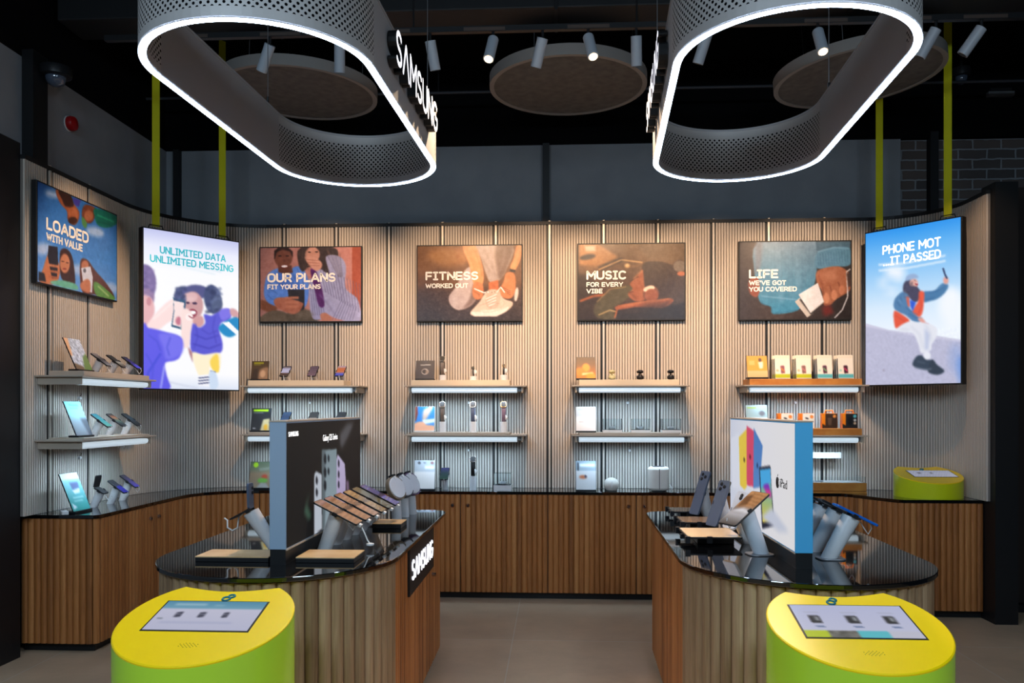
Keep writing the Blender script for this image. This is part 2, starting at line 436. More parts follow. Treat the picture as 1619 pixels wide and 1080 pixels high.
for a_,b_ in ((tc.outputs['Object'],mp.inputs[0]),(tc.outputs['Object'],ns.inputs['Vector']),(ns.outputs['Color'],vm.inputs[0]),(mp.outputs[0],vm.inputs[2]),(vm.outputs[0],br.inputs['Vector']),(br.outputs[0],b.inputs['Base Color']),(br.outputs['Fac'],bp.inputs['Height']),(bp.outputs[0],b.inputs['Normal'])): nt.links.new(a_,b_)
M_brick=m
struct(MB().box(3.03,6,7.46,7.6,0,4.02).build('wall_brick',M_brick))
# black steel uprights on the upper walls
struct(MB().box(-3.51,-3.455,7.36,7.42,3.2,3.97).build('trim_1',M_black))
struct(MB().box(-.122,-.062,7.36,7.42,3.2,3.97).build('trim_2',M_black))
struct(MB().box(3.27,3.34,7.38,7.46,0,4.02).build('trim_3',M_black))
struct(MB().box(-3.6,-3.52,5.36,5.52,3.2,4.02).build('trim_4',M_black))
# black end posts of the lining
struct(MB().box(-3.60,-3.435,4.90,5.10,0,3.30).build('trim_5',M_black))
struct(MB().box(3.235,3.40,6.25,6.45,0,3.27).build('trim_6',M_black))
# dark tall unit past the right post
o=thing('tall_display_panel','dark brown tall panel standing beyond the black post at far right','panel',(3.95,6.75,0))
MB().box(-.36,.6,-.06,.06,.06,3.34).build('panel',mat('dark_brown_panel',(34,24,20),.7),o,bev=.004)
MB().box(-.4,.64,-.12,.12,0,.06).build('base',M_black,o)

# ribbed lining: left wall, rounded corner, back wall, rounded corner, short right wall
WL,WR,WY=-3.42,3.22,7.20
lp=Path([(WL,5.10)]+arc(-2.52,6.30,.90,180,90,24)+[(2.62,WY)]+arc(2.62,6.60,.60,90,0,18)+[(WR,6.32)])
joints=[]
for y in (5.37,5.84): joints.append(lp.near(WL,y))
for k in range(-2,9): joints.append(lp.near(-1.471+.471*k,WY))
cut=[0, lp.near(-2.42,WY), lp.near(2.62,WY), lp.L]
ZL=.902
prof=[(-.36,0),(-.30,.012),(.30,.012),(.36,0)]
for nm,a,b_ in (('wall_lining_left',cut[0],cut[1]),('wall_lining_back',cut[1],cut[2]),('wall_lining_right',cut[2],cut[3])):
    mb=MB(); n=max(2,int((b_-a)/.04))
    pts=[lp.at(a+(b_-a)*i/n) for i in range(n+1)]
    q=[(x+dy*.0,y+0) for (x,y),(dx,dy) in pts]
    back=[(x-dy*.03,y+dx*.03) for (x,y),(dx,dy) in pts][::-1]
    for i in range(n):
        (x0,y0),(d0,e0)=pts[i]; (x1,y1),(d1,e1)=pts[i+1]
        mb.prism([(x0,y0),(x1,y1),(x1-e1*.03,y1+d1*.03),(x0-e0*.03,y0+d0*.03)],ZL,3.20,1)
    ribs(mb,lp,a,b_,.0236,ZL,3.20,prof,side=-1,skip=[(j,.026) for j in joints],mi=0)
    struct(mb.build(nm,[M_lining,M_liningb]))
M_strip=mat('pale_joint_strip',(206,194,180),.4,metal=.3)
for k,j in enumerate(joints):
    (x,y),(dx,dy)=lp.at(j); nx,ny=dy,-dx
    mb=MB()
    def bar(t0,t1,n0,n1,mi):
        mb.prism([(x+dx*t+nx*n,y+dy*t+ny*n) for t,n in ((t0,n0),(t1,n0),(t1,n1),(t0,n1))],ZL,3.235,mi)
    bar(-.024,-.008,.0,.004,0); bar(-.008,.008,0,.016,1); bar(.008,.02,0,.004,0)
    struct(mb.build('trim_%d'%(k+10),[M_black,M_strip]))
mb=MB(); n=130
for i in range(n):
    (x0,y0),(d0,e0)=lp.at(lp.L*i/n); (x1,y1),(d1,e1)=lp.at(lp.L*(i+1)/n)
    mb.prism([(x0+e0*.018,y0-d0*.018),(x1+e1*.018,y1-d1*.018),(x1-e1*.035,y1+d1*.035),(x0-e0*.035,y0+d0*.035)][::-1],3.20,3.228)
struct(mb.build('trim_30',M_black))

# ================================================================ WALL CABINETS AND WORKTOP
HC=.90
def tone(): return random.choice((.18,.35,.45,.5,.55,.6,.7,.85))*.85+random.uniform(0,.12)
reed=[(-.5,0),(-.47,.22*.04),(-.36,.42*.04),(-.18,.0225),(0,.0245),(.18,.0225),(.36,.42*.04),(.47,.22*.04),(.5,0)]
reed=[(t,n*.55) for t,n in reed]
def knob(parent,x,y,z,dx,dy,name='knob'):
    mb=MB(); d=Vector((dx,dy,0)); p=Vector((x,y,z))
    mb.cyl(p,p+d*.012,.017,.015,20,0); mb.cyl(p+d*.0121,p+d*.0135,.007,.007,12,1)
    return mb.build(name,[M_chrome,M_black],parent,smooth=40)
def cab(label, pth, z0=.05, doors=None, group='slatted oak cabinets under the wall counter', name='base_cabinet', knobs=(), back=()):
    "pth = front outline (x,y) left to right; doors = split arc lengths; back closes the carcass polygon"
    P=Path(pth); x0,y0=pth[0]
    t=thing(name,label,'cabinet',(x0,y0,0),group=group)
    T=Matrix.Translation((-x0,-y0,0))
    poly=[P.at(P.L*i/30)[0] for i in range(31)]
    poly=[(x-0*0,y) for x,y in poly]
    inn=[]
    for i in range(31):
        (x,y),(dx,dy)=P.at(P.L*i/30); inn.append((x-dy*.004,y+dx*.004))
    MB().prism((inn+list(back))[::-1] if False else inn+list(back),z0,HC-.022,M=T).build('carcass',mat('cabinet_carcass',(60,42,28),.6),t)
    toe=[]
    for i in range(31):
        (x,y),(dx,dy)=P.at(P.L*i/30); toe.append((x-dy*.035,y+dx*.035))
    MB().prism(toe+list(back),0,z0,M=T).build('toe_kick',M_black,t)
    cuts=[0]+list(doors or [])+[P.L]
    for i,(a,c) in enumerate(zip(cuts,cuts[1:])):
        mb=MB(); ribs(mb,P,a+.003,c-.003,.044,z0+.008,HC-.026,reed,side=-1,tones=tone)
        mb.v=[tuple(T@Vector(v)) for v in mb.v]
        dnm='door' if doors else 'front_panel'
        d=mb.build(dnm,M_oak,t,smooth=35)
        for s_ in knobs:
            if a<=s_<c:
                (x,y),(dx,dy)=P.at(s_); knob(d,x-x0+dy*.011,y-y0-dx*.011,.783,dy,-dx)
    return t
YF=6.87; XF=-3.0
lab='slatted oak cabinet in the wall counter, '
endface=[(WL-.09,5.22),(XF-.04,5.22)]+arc(XF-.04,5.26,.04,-90,0,4)
cab(lab+'its squared end nearest the left black post',endface+[(XF,6.39)],back=[(WL-.09,6.39)],doors=[.53,.53+.72],knobs=[.53+.655,.53+.785])
ca=arc(-2.52,6.39,.48,180,90,16)
cab(lab+'curving round the inside left corner',ca,back=[(-2.52,7.17),(-3.38,7.17),(-3.40,6.39)][0:1]+[(-2.7,7.14),(-3.12,6.93),(-3.38,6.39)])
W=1.467; c0=-.07
def straight(x0,x1): return [(x0,YF),((x0+x1)/2,YF),(x1,YF)]
cab(lab+'straight section right after the left corner curve',straight(-2.52,c0-W),back=[(c0-W,7.17),(-2.52,7.17)],doors=[.24],knobs=[.175,.305])
for x0,where in ((c0-W,'behind the left island'),(c0,'in the gap between the two islands'),):
    cab(lab+where,straight(x0,x0+W),back=[(x0+W,7.17),(x0,7.17)],doors=[W/2],knobs=[W/2-.065,W/2+.065])
cab(lab+'behind the right island',straight(c0+W,2.30),back=[(2.30,7.17),(c0+W,7.17)],doors=[.45],knobs=[.385,.515])
rc=[(2.30,YF)]+[(2.30+.36*t, YF-.45*(3*t*t-2*t*t*t)) for t in [i/16 for i in range(1,17)]]+[(3.235,6.42)]
cab(lab+'curving forward to the right black post',rc,back=[(3.235,6.7),(2.9,7.1),(2.30,7.17)])
# worktop of black glass
wt=[(WL-.09,5.205),(XF-.02,5.205)]+arc(XF-.03,5.245,.045,-90,0,4)+arc(-2.52,6.39,.465,180,90,16)+[(2.29,YF-.015)]+[(x,y-.015) for x,y in rc[1:-1]]+[(3.24,6.405)]
edge_back=[lp.at(lp.L*i/90) for i in range(91)]
bk=[(x+dy*.013,y-dx*.013) for (x,y),(dx,dy) in edge_back if y>5.2 or x>0][::-1]
bk=[p for p in bk if p[1]>6.41 or p[0]<0]
o=tag(MB().prism(wt+bk,HC-.022,HC).build('worktop',M_glass_black,bev=.002),'long black glass worktop running along the left wall, back wall and right corner','worktop')

# ================================================================ ISLANDS
HT=.93
def island(cx,rz,label,sign):
    t=thing('display_island',label,'counter',(cx,3.71,0),rz,group='oak slatted display islands')
    a_,y1,r=.52,1.66,.54
    def outline(off):
        r2=r-off
        return arc(0,0,r2,180,360,40)+arc(r2-.12,y1-.12,.12-off*.3,0,90,6)+arc(-r2+.12,y1-.12,.12-off*.3,90,180,6)
    P=Path(outline(.035)+[outline(.035)[0]])
    mb=MB(); mb.prism(outline(.04),.06,HT-.022); mb.build('carcass',mat('cabinet_carcass',(60,42,28),.6),t)
    MB().prism(outline(.07),0,.06).build('plinth',M_black,t)
    L0=PI*(r-.035)
    mb=MB(); ribs(mb,P,0,L0,.054,.065,HT-.026,[(u,n*1.5) for u,n in reed],side=-1,tones=tone); mb.v=mb.v
    mb.build('curved_front',M_oak2,t,smooth=35)
    mb=MB(); ribs(mb,P,L0,L0+y1-.12,.052,.065,HT-.026,[(u,n*.7) for u,n in reed],side=-1,tones=tone); mb.build('side_panel',M_oak,t,smooth=35)
    mb=MB(); ribs(mb,P,L0+y1-.12,P.L,.052,.065,HT-.026,[(u,n*.7) for u,n in reed],side=-1,tones=tone); mb.build('side_panel',M_oak,t,smooth=35)
    MB().prism(outline(0),HT-.02,HT).build('glass_top',M_glass_black,t,bev=.003)
    if sign:
        X=r-.035
        s=MB().box(X,X+.016,.36,1.16,.655,.90).build('sign_panel',M_black,t,bev=.002)
        Mt=Matrix.Translation((X+.0165,.76,.775))@Matrix.Rotation(R(90),4,'Z')@UP
        stroke_text('S^MSUNG',.70,.105,s,M_letb,Mt,.004,thick=.13,gap=.28)
    MB().cyl((.505,1.2,.60),(.53,1.2,.60),.012,mi=0,n=12).build('key_lock',M_chrome,t,smooth=40) if sign else None
    return t
island(-1.25,0,'left black topped island with oak slats and a black sign panel',True)
island(1.085,R(-1.0),'right black glass topped island with plain oak slatted sides',False)

# ================================================================ KIOSKS
def kiosk(loc,label,logo,body_z0=0,r=.29,wide=1.0,deep=1.0,top_h=None,slope=.25,scr=None,art=None,rz=0,big=True):
    t=thing('touch_kiosk',label,'kiosk',loc,rz,group='yellow touch screen kiosks')
    base=top_h
    a0=math.degrees(math.atan2(.235,.18))
    out=[(x*wide,y*deep) for x,y in arc(0,0,r,180-a0,360+a0,60)]
    x1=out[0][0]; y1=out[0][1]
    cc=[(x1*(1-2*(i/12)), y1-.034*math.sin(PI*i/12)*deep) for i in range(1,12)][::-1]
    out=out+cc
    f=lambda x,y: base+slope*y
    MB().prism(out,0,0,top=lambda x,y:f(x,y)-.004).build('body',M_kiosk_side if big else mat('small_kiosk_side',(206,214,26),.3,coat=.3),t,smooth=30)
    # yellow top plate
    mb=MB(); n=len(out)
    mb.add([(x,y,f(x,y)-.004) for x,y in out]+[(x,y,f(x,y)) for x,y in out]+[(x*.985,y*.985,f(x*.985,y*.985)+.003) for x,y in out],
           [(i,(i+1)%n,(i+1)%n+n,i+n) for i in range(n)]+[(i+n,(i+1)%n+n,(i+1)%n+2*n,i+2*n) for i in range(n)]+[tuple(range(2*n,3*n))])
    top=mb.build('top_plate',M_kiosk_top,t,smooth=25)
    ang=math.atan(slope); T=lambda x,y,dz=.0: Matrix.Translation((x,y,f(x,y)+.003+dz))@Matrix.Rotation(ang,4,'X')
    sx,sy,sw,sh=scr
    fr=MB(); fr.box(-sw/2-.006,sw/2+.006,-sh/2-.006,sh/2+.006,-.012,.0012,M=T(sx,sy)); bz=fr.build('screen_bezel',M_black,top)
    art.mesh('screen',sw,sh,M_screen,bz,T(sx,sy,.0022)@Matrix.Rotation(R(-90),4,'X'))
    # logo: two linked dotted rings in teal
    mt=mat('teal_enamel',(0,110,130),.3)
    mb=MB(); ly=sy+sh/2/math.cos(0)+.028
    for ox,oy,rr in ((.004,.0115,.011),(-.004,-.0105,.0135)):
        mb.tube([(ox+rr*math.cos(2*PI*i/18),oy+rr*math.sin(2*PI*i/18),.0) for i in range(18)],.004,6,closed=True,M=T(logo,ly,.001)@Matrix.Rotation(R(-12),4,'Z'))
    mb.build('emblem',mt,top,smooth=60)
    if big:
        mb=MB()
        for i in range(-5,6):
            for j in range(-2,3):
                if (i/5.6)**2+(j/2.6)**2<1 and (i+j)%2==0: mb.cyl((i*.0058,j*.0062,-.001),(i*.0058,j*.0062,.0006),.0016,n=8,M=T(sx+.02 if logo>0 else sx-.01,sy-sh/2-.085))
        mb.build('speaker_holes',mat('dark_olive_hole',(60,54,0),.6),top)
    return t
def screen_art(kind):
    a=Art(72,40,(205,205,228))
    if kind==0:
        a.grad([(0,(90,150,180)),(.25,(120,170,195)),(.29,(206,206,228)),(1,(196,198,224))])
        a.line([(.1,.12),(.42,.12)],.06,(170,205,220),1); a.line([(.5,.14),(.6,.14)],.04,(150,190,210),1)
        for x in (.22,.45,.68): a.poly([(x-.03,.4),(x+.03,.38),(x+.03,.56),(x-.03,.58)],(70,70,88)); a.line([(x-.02,.47),(x+.02,.46)],.03,(140,140,160))
        a.line([(.04,.62),(.1,.62)],.03,(120,130,140)); a.line([(.1,.75),(.8,.75)],.04,(180,184,215),1)
    elif kind==1:
        a.grad([(0,(196,200,232)),(1,(206,208,232))])
        a.poly([(0,.8),(.2,.8),(.22,1),(0,1)],(200,215,60)); a.poly([(.2,.8),(.46,.8),(.48,1),(.2,1)],(120,118,112))
        a.noise(.25,1,3,.8,1)
        a.poly([(0,.8),(.2,.8),(.2,1),(0,1)],(196,212,50)); a.poly([(.46,.8),(.72,.8),(.74,1),(.46,1)],(100,200,212)); a.poly([(.72,.8),(1,.8),(1,1),(.72,1)],(205,205,222))
        for x in (.16,.49,.82):
            a.poly([(x-.05,.34),(x+.05,.34),(x+.05,.58),(x-.05,.58)],(58,56,58)); a.poly([(x,.38),(x+.035,.38),(x+.035,.5),(x,.5)],(150,154,160))
            a.line([(x-.07,.24),(x+.07,.24)],.03,(180,182,205)); a.line([(x-.03,.68),(x+.05,.68)],.035,(90,110,150))
    else:
        a.grad([(0,(150,156,178)),(1,(168,172,192))]); a.ell(.22,.42,.05,.08,(50,52,60)); a.ell(.5,.42,.035,.08,(50,52,60)); a.line([(.1,.75),(.8,.75)],.05,(130,134,160),1)
    return a
kiosk((-1.184,2.725,0),'yellow topped kiosk with tilted touch screen in front of the left island',.02,top_h=.883,scr=(-.006,.018,.354,.20),art=screen_art(0))
kiosk((.986,2.756,0),'yellow topped kiosk with tilted touch screen in front of the right island',-.03,top_h=.885,r=.285,scr=(.0,.02,.37,.215),art=screen_art(1))
kiosk((2.94,6.68,HC),'small yellow kiosk with a touch screen standing on the worktop, right corner','.' and 0,top_h=.175,r=.25,slope=.22,scr=(.03,.0,.33,.17),art=screen_art(2),big=False)
# ================================================================ POSTERS
def poster(loc,rz,w,h,label,art,texts):
    t=thing('framed_poster',label,'poster',loc,rz,'backlit style framed posters high on the ribbed wall')
    MB().box(-w/2,w/2,-.035,.0,-h/2,h/2).build('frame',M_black,t,bev=.002)
    art.noise(.05,3,11).noise(.04,1,12)
    g=np.clip(art.c,0,1)**2.45*np.array([.80,.91,1.20]); art.c=np.clip(g,0,1)**(1/2.2)
    art.mesh('print',w-.02,h-.02,M_print,t,Matrix.Translation((0,-.0365,0)))
    for s,x0,y0,x1,y1,b in texts:   # box in fractions of the poster, y down
        ww=(x1-x0)*w; hh=(y1-y0)*h
        stroke_text(s,ww,hh*.94,t,M_pt,Matrix.Translation((((x0+x1)/2-.5)*w,-.0375,(.5-(y0+y1)/2)*h))@UP,.0012,thick=.21)
PW,PH=210,153
skin=(190,118,80)
# loaded with value
a=Art(PW,PH,(70,130,190),[(185,195),(657,393),(657,895),(185,790)])
a.grad([(0,(48,104,160)),(.6,(82,146,205)),(1,(120,170,215))])
for x,y,rx,ry in ((270,270,45,20),(530,490,55,28),(230,590,50,30),(210,610,30,25),(440,720,60,30),(620,820,40,30)): a.ell(x,y,rx,ry,(205,215,225),4,15,.75)
a.poly([(295,243),(345,262),(420,350),(435,390),(420,440),(395,450),(365,420),(360,370),(325,330),(300,280)],(150,82,50),1,True)
a.poly([(310,250),(380,275),(400,340),(350,340),(330,300)],(60,34,26),1,True)
a.ell(398,390,30,45,(170,98,60),1,-10); a.ell(395,425,28,22,(70,40,26),1)
a.poly([(395,290),(445,305),(430,345),(405,330)],(70,60,140),1)
a.poly([(470,330),(530,350),(520,420),(490,440),(455,420),(450,370)],(120,66,42),1,True); a.ell(490,395,26,32,(165,100,66),1); a.poly([(452,400),(480,440),(470,470),(450,440)],(90,140,80),1,True)
a.poly([(530,350),(657,395),(657,440),(600,465),(545,450),(525,400)],(22,110,90),1,True); a.line([(540,390),(640,430)],8,(50,160,120),1); a.line([(540,430),(620,445)],5,(18,80,70),1)
a.poly([(190,780),(215,720),(240,640),(262,620),(312,680),(318,740),(290,800),(230,800)],(215,130,80),1,True)
a.poly([(250,575),(305,583),(308,680),(300,770),(270,770),(245,640)],(36,34,44),0); a.line([(245,690),(310,700)],16,(220,140,92),1); a.line([(250,725),(314,735)],14,(205,122,76),1); a.line([(250,758),(312,768)],13,(195,112,70),1)
a.poly([(318,620),(345,592),(380,615),(400,680),(408,800),(370,800),(325,760)],(70,34,24),1,True); a.ell(348,680,30,58,(214,140,96),1); a.ell(336,668,10,3,(80,40,30)); a.ell(362,676,9,3,(80,40,30)); a.ell(346,712,12,5,(150,60,50))
a.poly([(260,790),(330,780),(410,800),(420,835),(300,812)],(120,190,150),1,True); a.poly([(190,730),(225,740),(235,790),(190,785)],(40,44,50),1)
a.poly([(440,670),(480,655),(530,720),(600,800),(640,880),(520,860),(450,840)],(110,56,36),1,True); a.poly([(520,790),(560,800),(650,885),(540,868)],(110,160,70),1,True); a.line([(545,810),(610,870)],8,(180,205,120),1)
a.ell(468,690,22,30,(205,130,88),1); a.poly([(445,705),(500,695),(515,760),(510,850),(480,845),(455,780)],(232,226,220),0); a.ell(466,720,9,13,(120,118,120)); a.poly([(440,800),(480,770),(500,790),(495,850),(450,835)],(214,134,88),1,True)
poster((WL+.025,5.64,2.745),R(90),.98,.67,'framed poster reading LOADED WITH VALUE over a blue sky with people holding phones',a,
 [('LOADED',.10,.325,.60,.455,.02),('WITH VALUE',.10,.475,.525,.56,.015)])
# our plans
a=Art(PW,PH,(176,122,108),[(188,182),(818,180),(818,634),(188,637)])
a.grad([(0,(170,120,108)),(.75,(206,140,120)),(.91,(212,140,118)),(.915,(186,88,52)),(1,(180,84,50))],True)
a.poly([(190,500),(300,540),(280,600),(190,560)],(130,80,54),2)
a.poly([(190,637),(195,605),(260,570),(330,575),(390,600),(520,590),(540,637)],(112,96,76),1,True); a.poly([(380,560),(500,570),(540,637),(360,637)],(98,84,66),2,True)
a.poly([(235,345),(300,308),(345,330),(420,295),(470,330),(495,420),(480,530),(430,560),(280,540),(220,500),(212,430)],(98,140,205),1,True); a.poly([(300,330),(390,340),(440,420),(380,440),(300,420)],(76,116,186),2,True)
a.poly([(300,290),(385,290),(392,335),(345,345),(300,330)],(104,62,46),1); a.ell(333,240,58,66,(122,74,56),1); a.poly([(275,240),(275,200),(300,183),(365,183),(393,205),(393,245),(375,205),(330,192),(290,208)],(52,34,30),1)
a.ell(312,232,12,4,(50,28,24)); a.ell(358,232,12,4,(50,28,24)); a.ell(340,298,24,11,(110,40,36)); a.ell(340,296,20,7,(238,230,224)); a.ell(338,262,9,6,(96,54,42),1)
a.poly([(440,183),(650,183),(680,250),(705,330),(700,375),(660,370),(600,340),(500,300),(455,330),(428,280)],(72,54,46),1,True); a.line([(610,200),(690,350)],10,(108,82,68),2)
a.ell(516,225,46,48,(210,150,122),1); a.ell(497,210,10,4,(60,40,34)); a.ell(542,208,10,4,(60,40,34))
a.poly([(600,238),(680,235),(725,295),(722,430),(790,490),(815,560),(815,632),(720,634),(620,600),(570,560),(520,500),(540,380),(520,325),(560,310),(620,345)],(176,168,186),1,True)
for i in range(14): a.line([(560+i*19,300+i*8),(600+i*17,460+i*10)],3.2,(104,98,122),0,.8)
a.poly([(500,370),(560,450),(600,600),(560,625),(520,620),(500,560),(495,460)],(168,162,184),1,True)
for i in range(6): a.line([(500+i*14,400+i*12),(520+i*14,600)],3,(104,98,122),0,.8)
a.poly([(503,320),(540,330),(578,450),(590,540),(556,540),(530,440)],(92,28,96),1,True)
a.poly([(470,235),(520,240),(570,270),(575,300),(550,325),(520,315),(480,270)],(218,158,130),1,True)
for i in range(3): a.line([(475+i*4,255+i*18),(560,262+i*16)],3,(176,112,88),0)
a.poly([(565,595),(600,585),(640,625),(580,632)],(196,130,100),1,True)
a.poly([(360,440),(466,440),(466,560),(440,572),(372,560)],(52,46,48),0)
a.poly([(276,500),(340,488),(450,520),(452,545),(430,580),(390,592),(330,570),(285,545)],(176,108,80),1,True)
for i in range(3): a.line([(345,492+i*26),(430,490+i*28)],15,(194,124,92),1)
for p in (((240,360),(262,440),(300,470)),((300,345),(330,420),(352,432)),((420,310),(450,380),(470,430)),((230,470),(262,500),(280,498))): a.line(p,4,(64,98,164),1,.7)
for p in (((262,365),(290,430)),((440,330),(470,400)),((380,350),(410,400))): a.line(p,5,(132,172,228),1,.6)
a.line([(300,183),(285,215),(277,250)],6,(40,26,24),1); a.ell(316,255,14,10,(150,92,70),3,0,.6); a.ell(366,262,12,10,(92,54,42),3,0,.6)
for i in range(7): a.line([(590+i*16,190+i*4),(640+i*9,290),(680+i*4,365)],2.5,(112,86,72) if i%2 else (50,36,32),1,.6)
for i in range(5): a.line([(448+i*9,190),(440+i*8,260),(458+i*8,320)],2.5,(96,72,60) if i%2 else (48,34,30),1,.6)
for i in range(8): a.line([(700+i*13,500+i*6),(640+i*18,628)],3.2,(104,98,122),0,.7)
for p in (((640,330),(690,400),(700,450)),((560,470),(620,540),(660,600)),((720,440),(690,500))): a.line(p,6,(134,126,150),2,.8)
a.line([(240,600),(330,590),(400,612)],6,(84,72,56),2,.7); a.ell(470,595,60,22,(126,110,90),4,0,.5)
poster((-2.165,WY-.016,2.69),0,.92,.67,'framed poster reading OUR PLANS FIT YOUR PLANS with two laughing people and a phone',a,
 [('OUR PLANS',.08,.345,.745,.475,.02),('FIT YOUR PLANS',.08,.495,.60,.565,.012)])
# fitness
a=Art(PW,PH,(116,78,50),[(150,175),(795,168),(793,628),(150,632)])
a.grad([(0,(132,88,54)),(.5,(120,80,50)),(.62,(84,58,44)),(1,(62,44,36))])
a.ell(340,240,130,60,(196,136,76),8,0,.7); a.ell(200,300,60,60,(150,104,66),6,0,.6); a.ell(440,220,60,50,(176,112,60),6,0,.6); a.noise(.10,1,4,.6,1)
a.poly([(510,172),(740,170),(700,320),(655,385),(600,398),(565,320),(540,240)],(176,152,134),1,True); a.poly([(640,172),(745,170),(700,320),(660,380),(640,300)],(126,98,80),3,True)
a.poly([(475,300),(530,340),(545,420),(500,520),(440,560),(390,565),(350,530),(345,480),(390,420),(430,340)],(196,172,156),1,True); a.poly([(500,400),(545,420),(500,520),(430,560),(470,500)],(140,112,96),3,True)
a.poly([(430,173),(508,173),(545,270),(560,350),(552,410),(520,440),(495,400),(470,290)],(222,150,92),1,True); a.poly([(500,400),(545,400),(560,450),(545,495),(510,500),(490,470)],(206,128,78),1,True)
a.poly([(590,398),(650,382),(655,450),(590,460)],(196,108,60),1)
a.poly([(765,171),(795,171),(790,250),(752,325),(724,306),(745,250)],(224,150,92),1,True); a.line([(722,320),(756,328)],16,(60,42,34)); a.poly([(700,340),(750,345),(758,430),(735,490),(690,495),(650,465),(645,450),(680,400)],(208,130,78),1,True)
for i in range(3): a.line([(660+i*22,420+i*20),(725,450+i*12)],4,(150,84,50),0)
a.poly([(480,575),(530,520),(575,455),(620,440),(660,470),(690,500),(740,520),(720,560),(650,598),(560,605),(486,600)],(222,192,162),1,True)
a.poly([(478,580),(560,570),(650,560),(720,545),(700,575),(640,606),(500,606)],(244,222,196),1); a.poly([(590,450),(660,450),(650,540),(600,560),(570,520)],(206,176,146),1,True)
for i in range(4): a.line([(572+i*6,500+i*14),(640-i*2,470+i*18)],5,(250,236,216),0)
a.line([(500,435),(560,460),(600,455)],7,(250,236,216)); a.line([(640,460),(665,425),(690,460)],6,(250,236,216)); a.ell(762,470,12,44,(226,204,180),1,8)
for p in (((520,200),(555,260),(600,330)),((560,190),(610,290),(640,370)),((690,190),(680,280),(650,350))): a.line(p,6,(150,124,108),2,.7)
a.line([(440,200),(482,290),(505,370)],6,(240,176,120),2,.7); a.line([(505,200),(540,290),(552,360)],5,(170,98,54),2,.7); a.line([(780,190),(765,260),(740,310)],5,(244,180,124),2,.7)
for i in range(3): a.line([(500+i*14,455+i*6),(540-i*3,470+i*9)],4,(150,84,50),1,.8)
a.line([(400,430),(372,490),(380,540)],8,(214,192,178),3,.8); a.line([(530,540),(600,520),(660,530)],5,(190,160,132),1,.8); a.line([(500,575),(600,580),(700,552)],4,(200,172,144),1,.8)
for i in range(5): a.ell(560+i*17,455+(i%2)*4,3,3,(120,90,70),0)
a.ell(735,326,9,7,(30,26,26),0); a.noise(.05,0,8,.55,1)
poster((-.757,WY-.016,2.69),0,.93,.67,'framed poster reading FITNESS WORKED OUT with hands tying a cream trainer',a,
 [('FITNESS',.085,.345,.585,.465,.02),('WORKED OUT',.085,.50,.49,.565,.012)])
# music
a=Art(PW,PH,(100,72,48),[(205,163),(858,158),(856,625),(208,628)])
a.grad([(0,(128,94,60)),(.5,(96,68,46)),(1,(56,40,34))])
a.poly([(210,163),(330,163),(450,240),(340,300),(210,290)],(176,122,70),3); a.poly([(240,168),(312,168),(312,205),(250,205)],(206,176,140),2); a.ell(262,240,50,16,(52,40,34),2,-10)
a.poly([(320,300),(470,245),(490,262),(340,330)],(66,52,42),2); a.poly([(560,163),(858,158),(856,300),(640,260)],(112,86,60),6)
a.line([(330,320),(470,258),(600,275)],9,(206,160,104),1); a.ell(507,295,16,13,(252,200,130),2)
a.poly([(208,350),(330,430),(300,560),(208,600)],(58,42,34),5,True); a.line([(215,515),(300,482),(420,470)],12,(196,106,58),2)
a.poly([(300,560),(340,500),(440,425),(540,420),(560,450),(480,520),(420,560),(440,620),(330,620)],(92,80,52),2,True); a.line([(330,600),(400,570),(440,580)],7,(196,160,100),1); a.line([(430,618),(455,540)],9,(196,110,60),1); a.line([(320,520),(400,440),(500,425)],6,(160,130,80),1)
a.poly([(600,290),(700,270),(800,300),(840,360),(800,440),(720,490),(640,500),(610,440)],(66,48,38),1,True); a.poly([(780,300),(840,260),(857,340),(857,620),(700,620),(740,500),(800,420)],(78,60,48),3,True)
a.poly([(602,320),(610,400),(618,500),(560,515),(520,490),(512,465),(540,440),(522,410),(545,380),(580,345)],(160,92,56),1,True); a.line([(525,392),(575,362)],4,(70,40,26)); a.line([(515,462),(545,455)],4,(90,40,26))
a.ell(652,470,50,52,(120,72,50),1); a.ell(640,438,36,18,(236,206,170),1,-15); a.ell(655,478,40,40,(150,86,56),1)
a.poly([(440,545),(560,520),(700,505),(775,498),(785,520),(720,560),(560,560),(450,570)],(166,92,54),1,True); a.poly([(450,570),(560,550),(720,560),(857,520),(857,625),(440,625)],(48,36,32),2)
a.ell(830,300,40,36,(122,104,84),1); a.ell(838,345,26,14,(186,110,70),1)
a.line([(545,380),(570,350),(600,325)],8,(206,134,80),2,.8); a.line([(520,462),(545,480),(560,505)],6,(110,60,38),2,.8); a.line([(455,548),(600,522),(770,502)],6,(214,140,86),2,.8)
for i in range(7): a.line([(640+i*22,285+i*3),(690+i*20,340),(700+i*14,420)],3,(88,64,50) if i%2 else (48,34,28),1,.6)
for p in (((215,420),(280,400),(340,420)),((220,560),(270,540),(330,560)),((480,580),(600,575),(700,590)),((720,540),(780,500),(850,440))): a.line(p,8,(84,62,48),3,.7)
a.line([(360,250),(420,280),(500,330)],10,(140,100,62),4,.7); a.line([(600,275),(560,300),(500,300)],6,(170,120,72),2,.6); a.ell(700,560,120,40,(40,30,26),8,0,.6); a.ell(300,300,60,26,(150,104,60),6,-20,.5)
poster((.647,WY-.016,2.69),0,.93,.67,'framed brown poster reading MUSIC FOR EVERY VIBE with a person in headphones',a,
 [('MUSIC',.085,.35,.455,.475,.02),('FOR EVERY',.085,.50,.425,.565,.012),('VIBE',.085,.585,.235,.65,.012)])
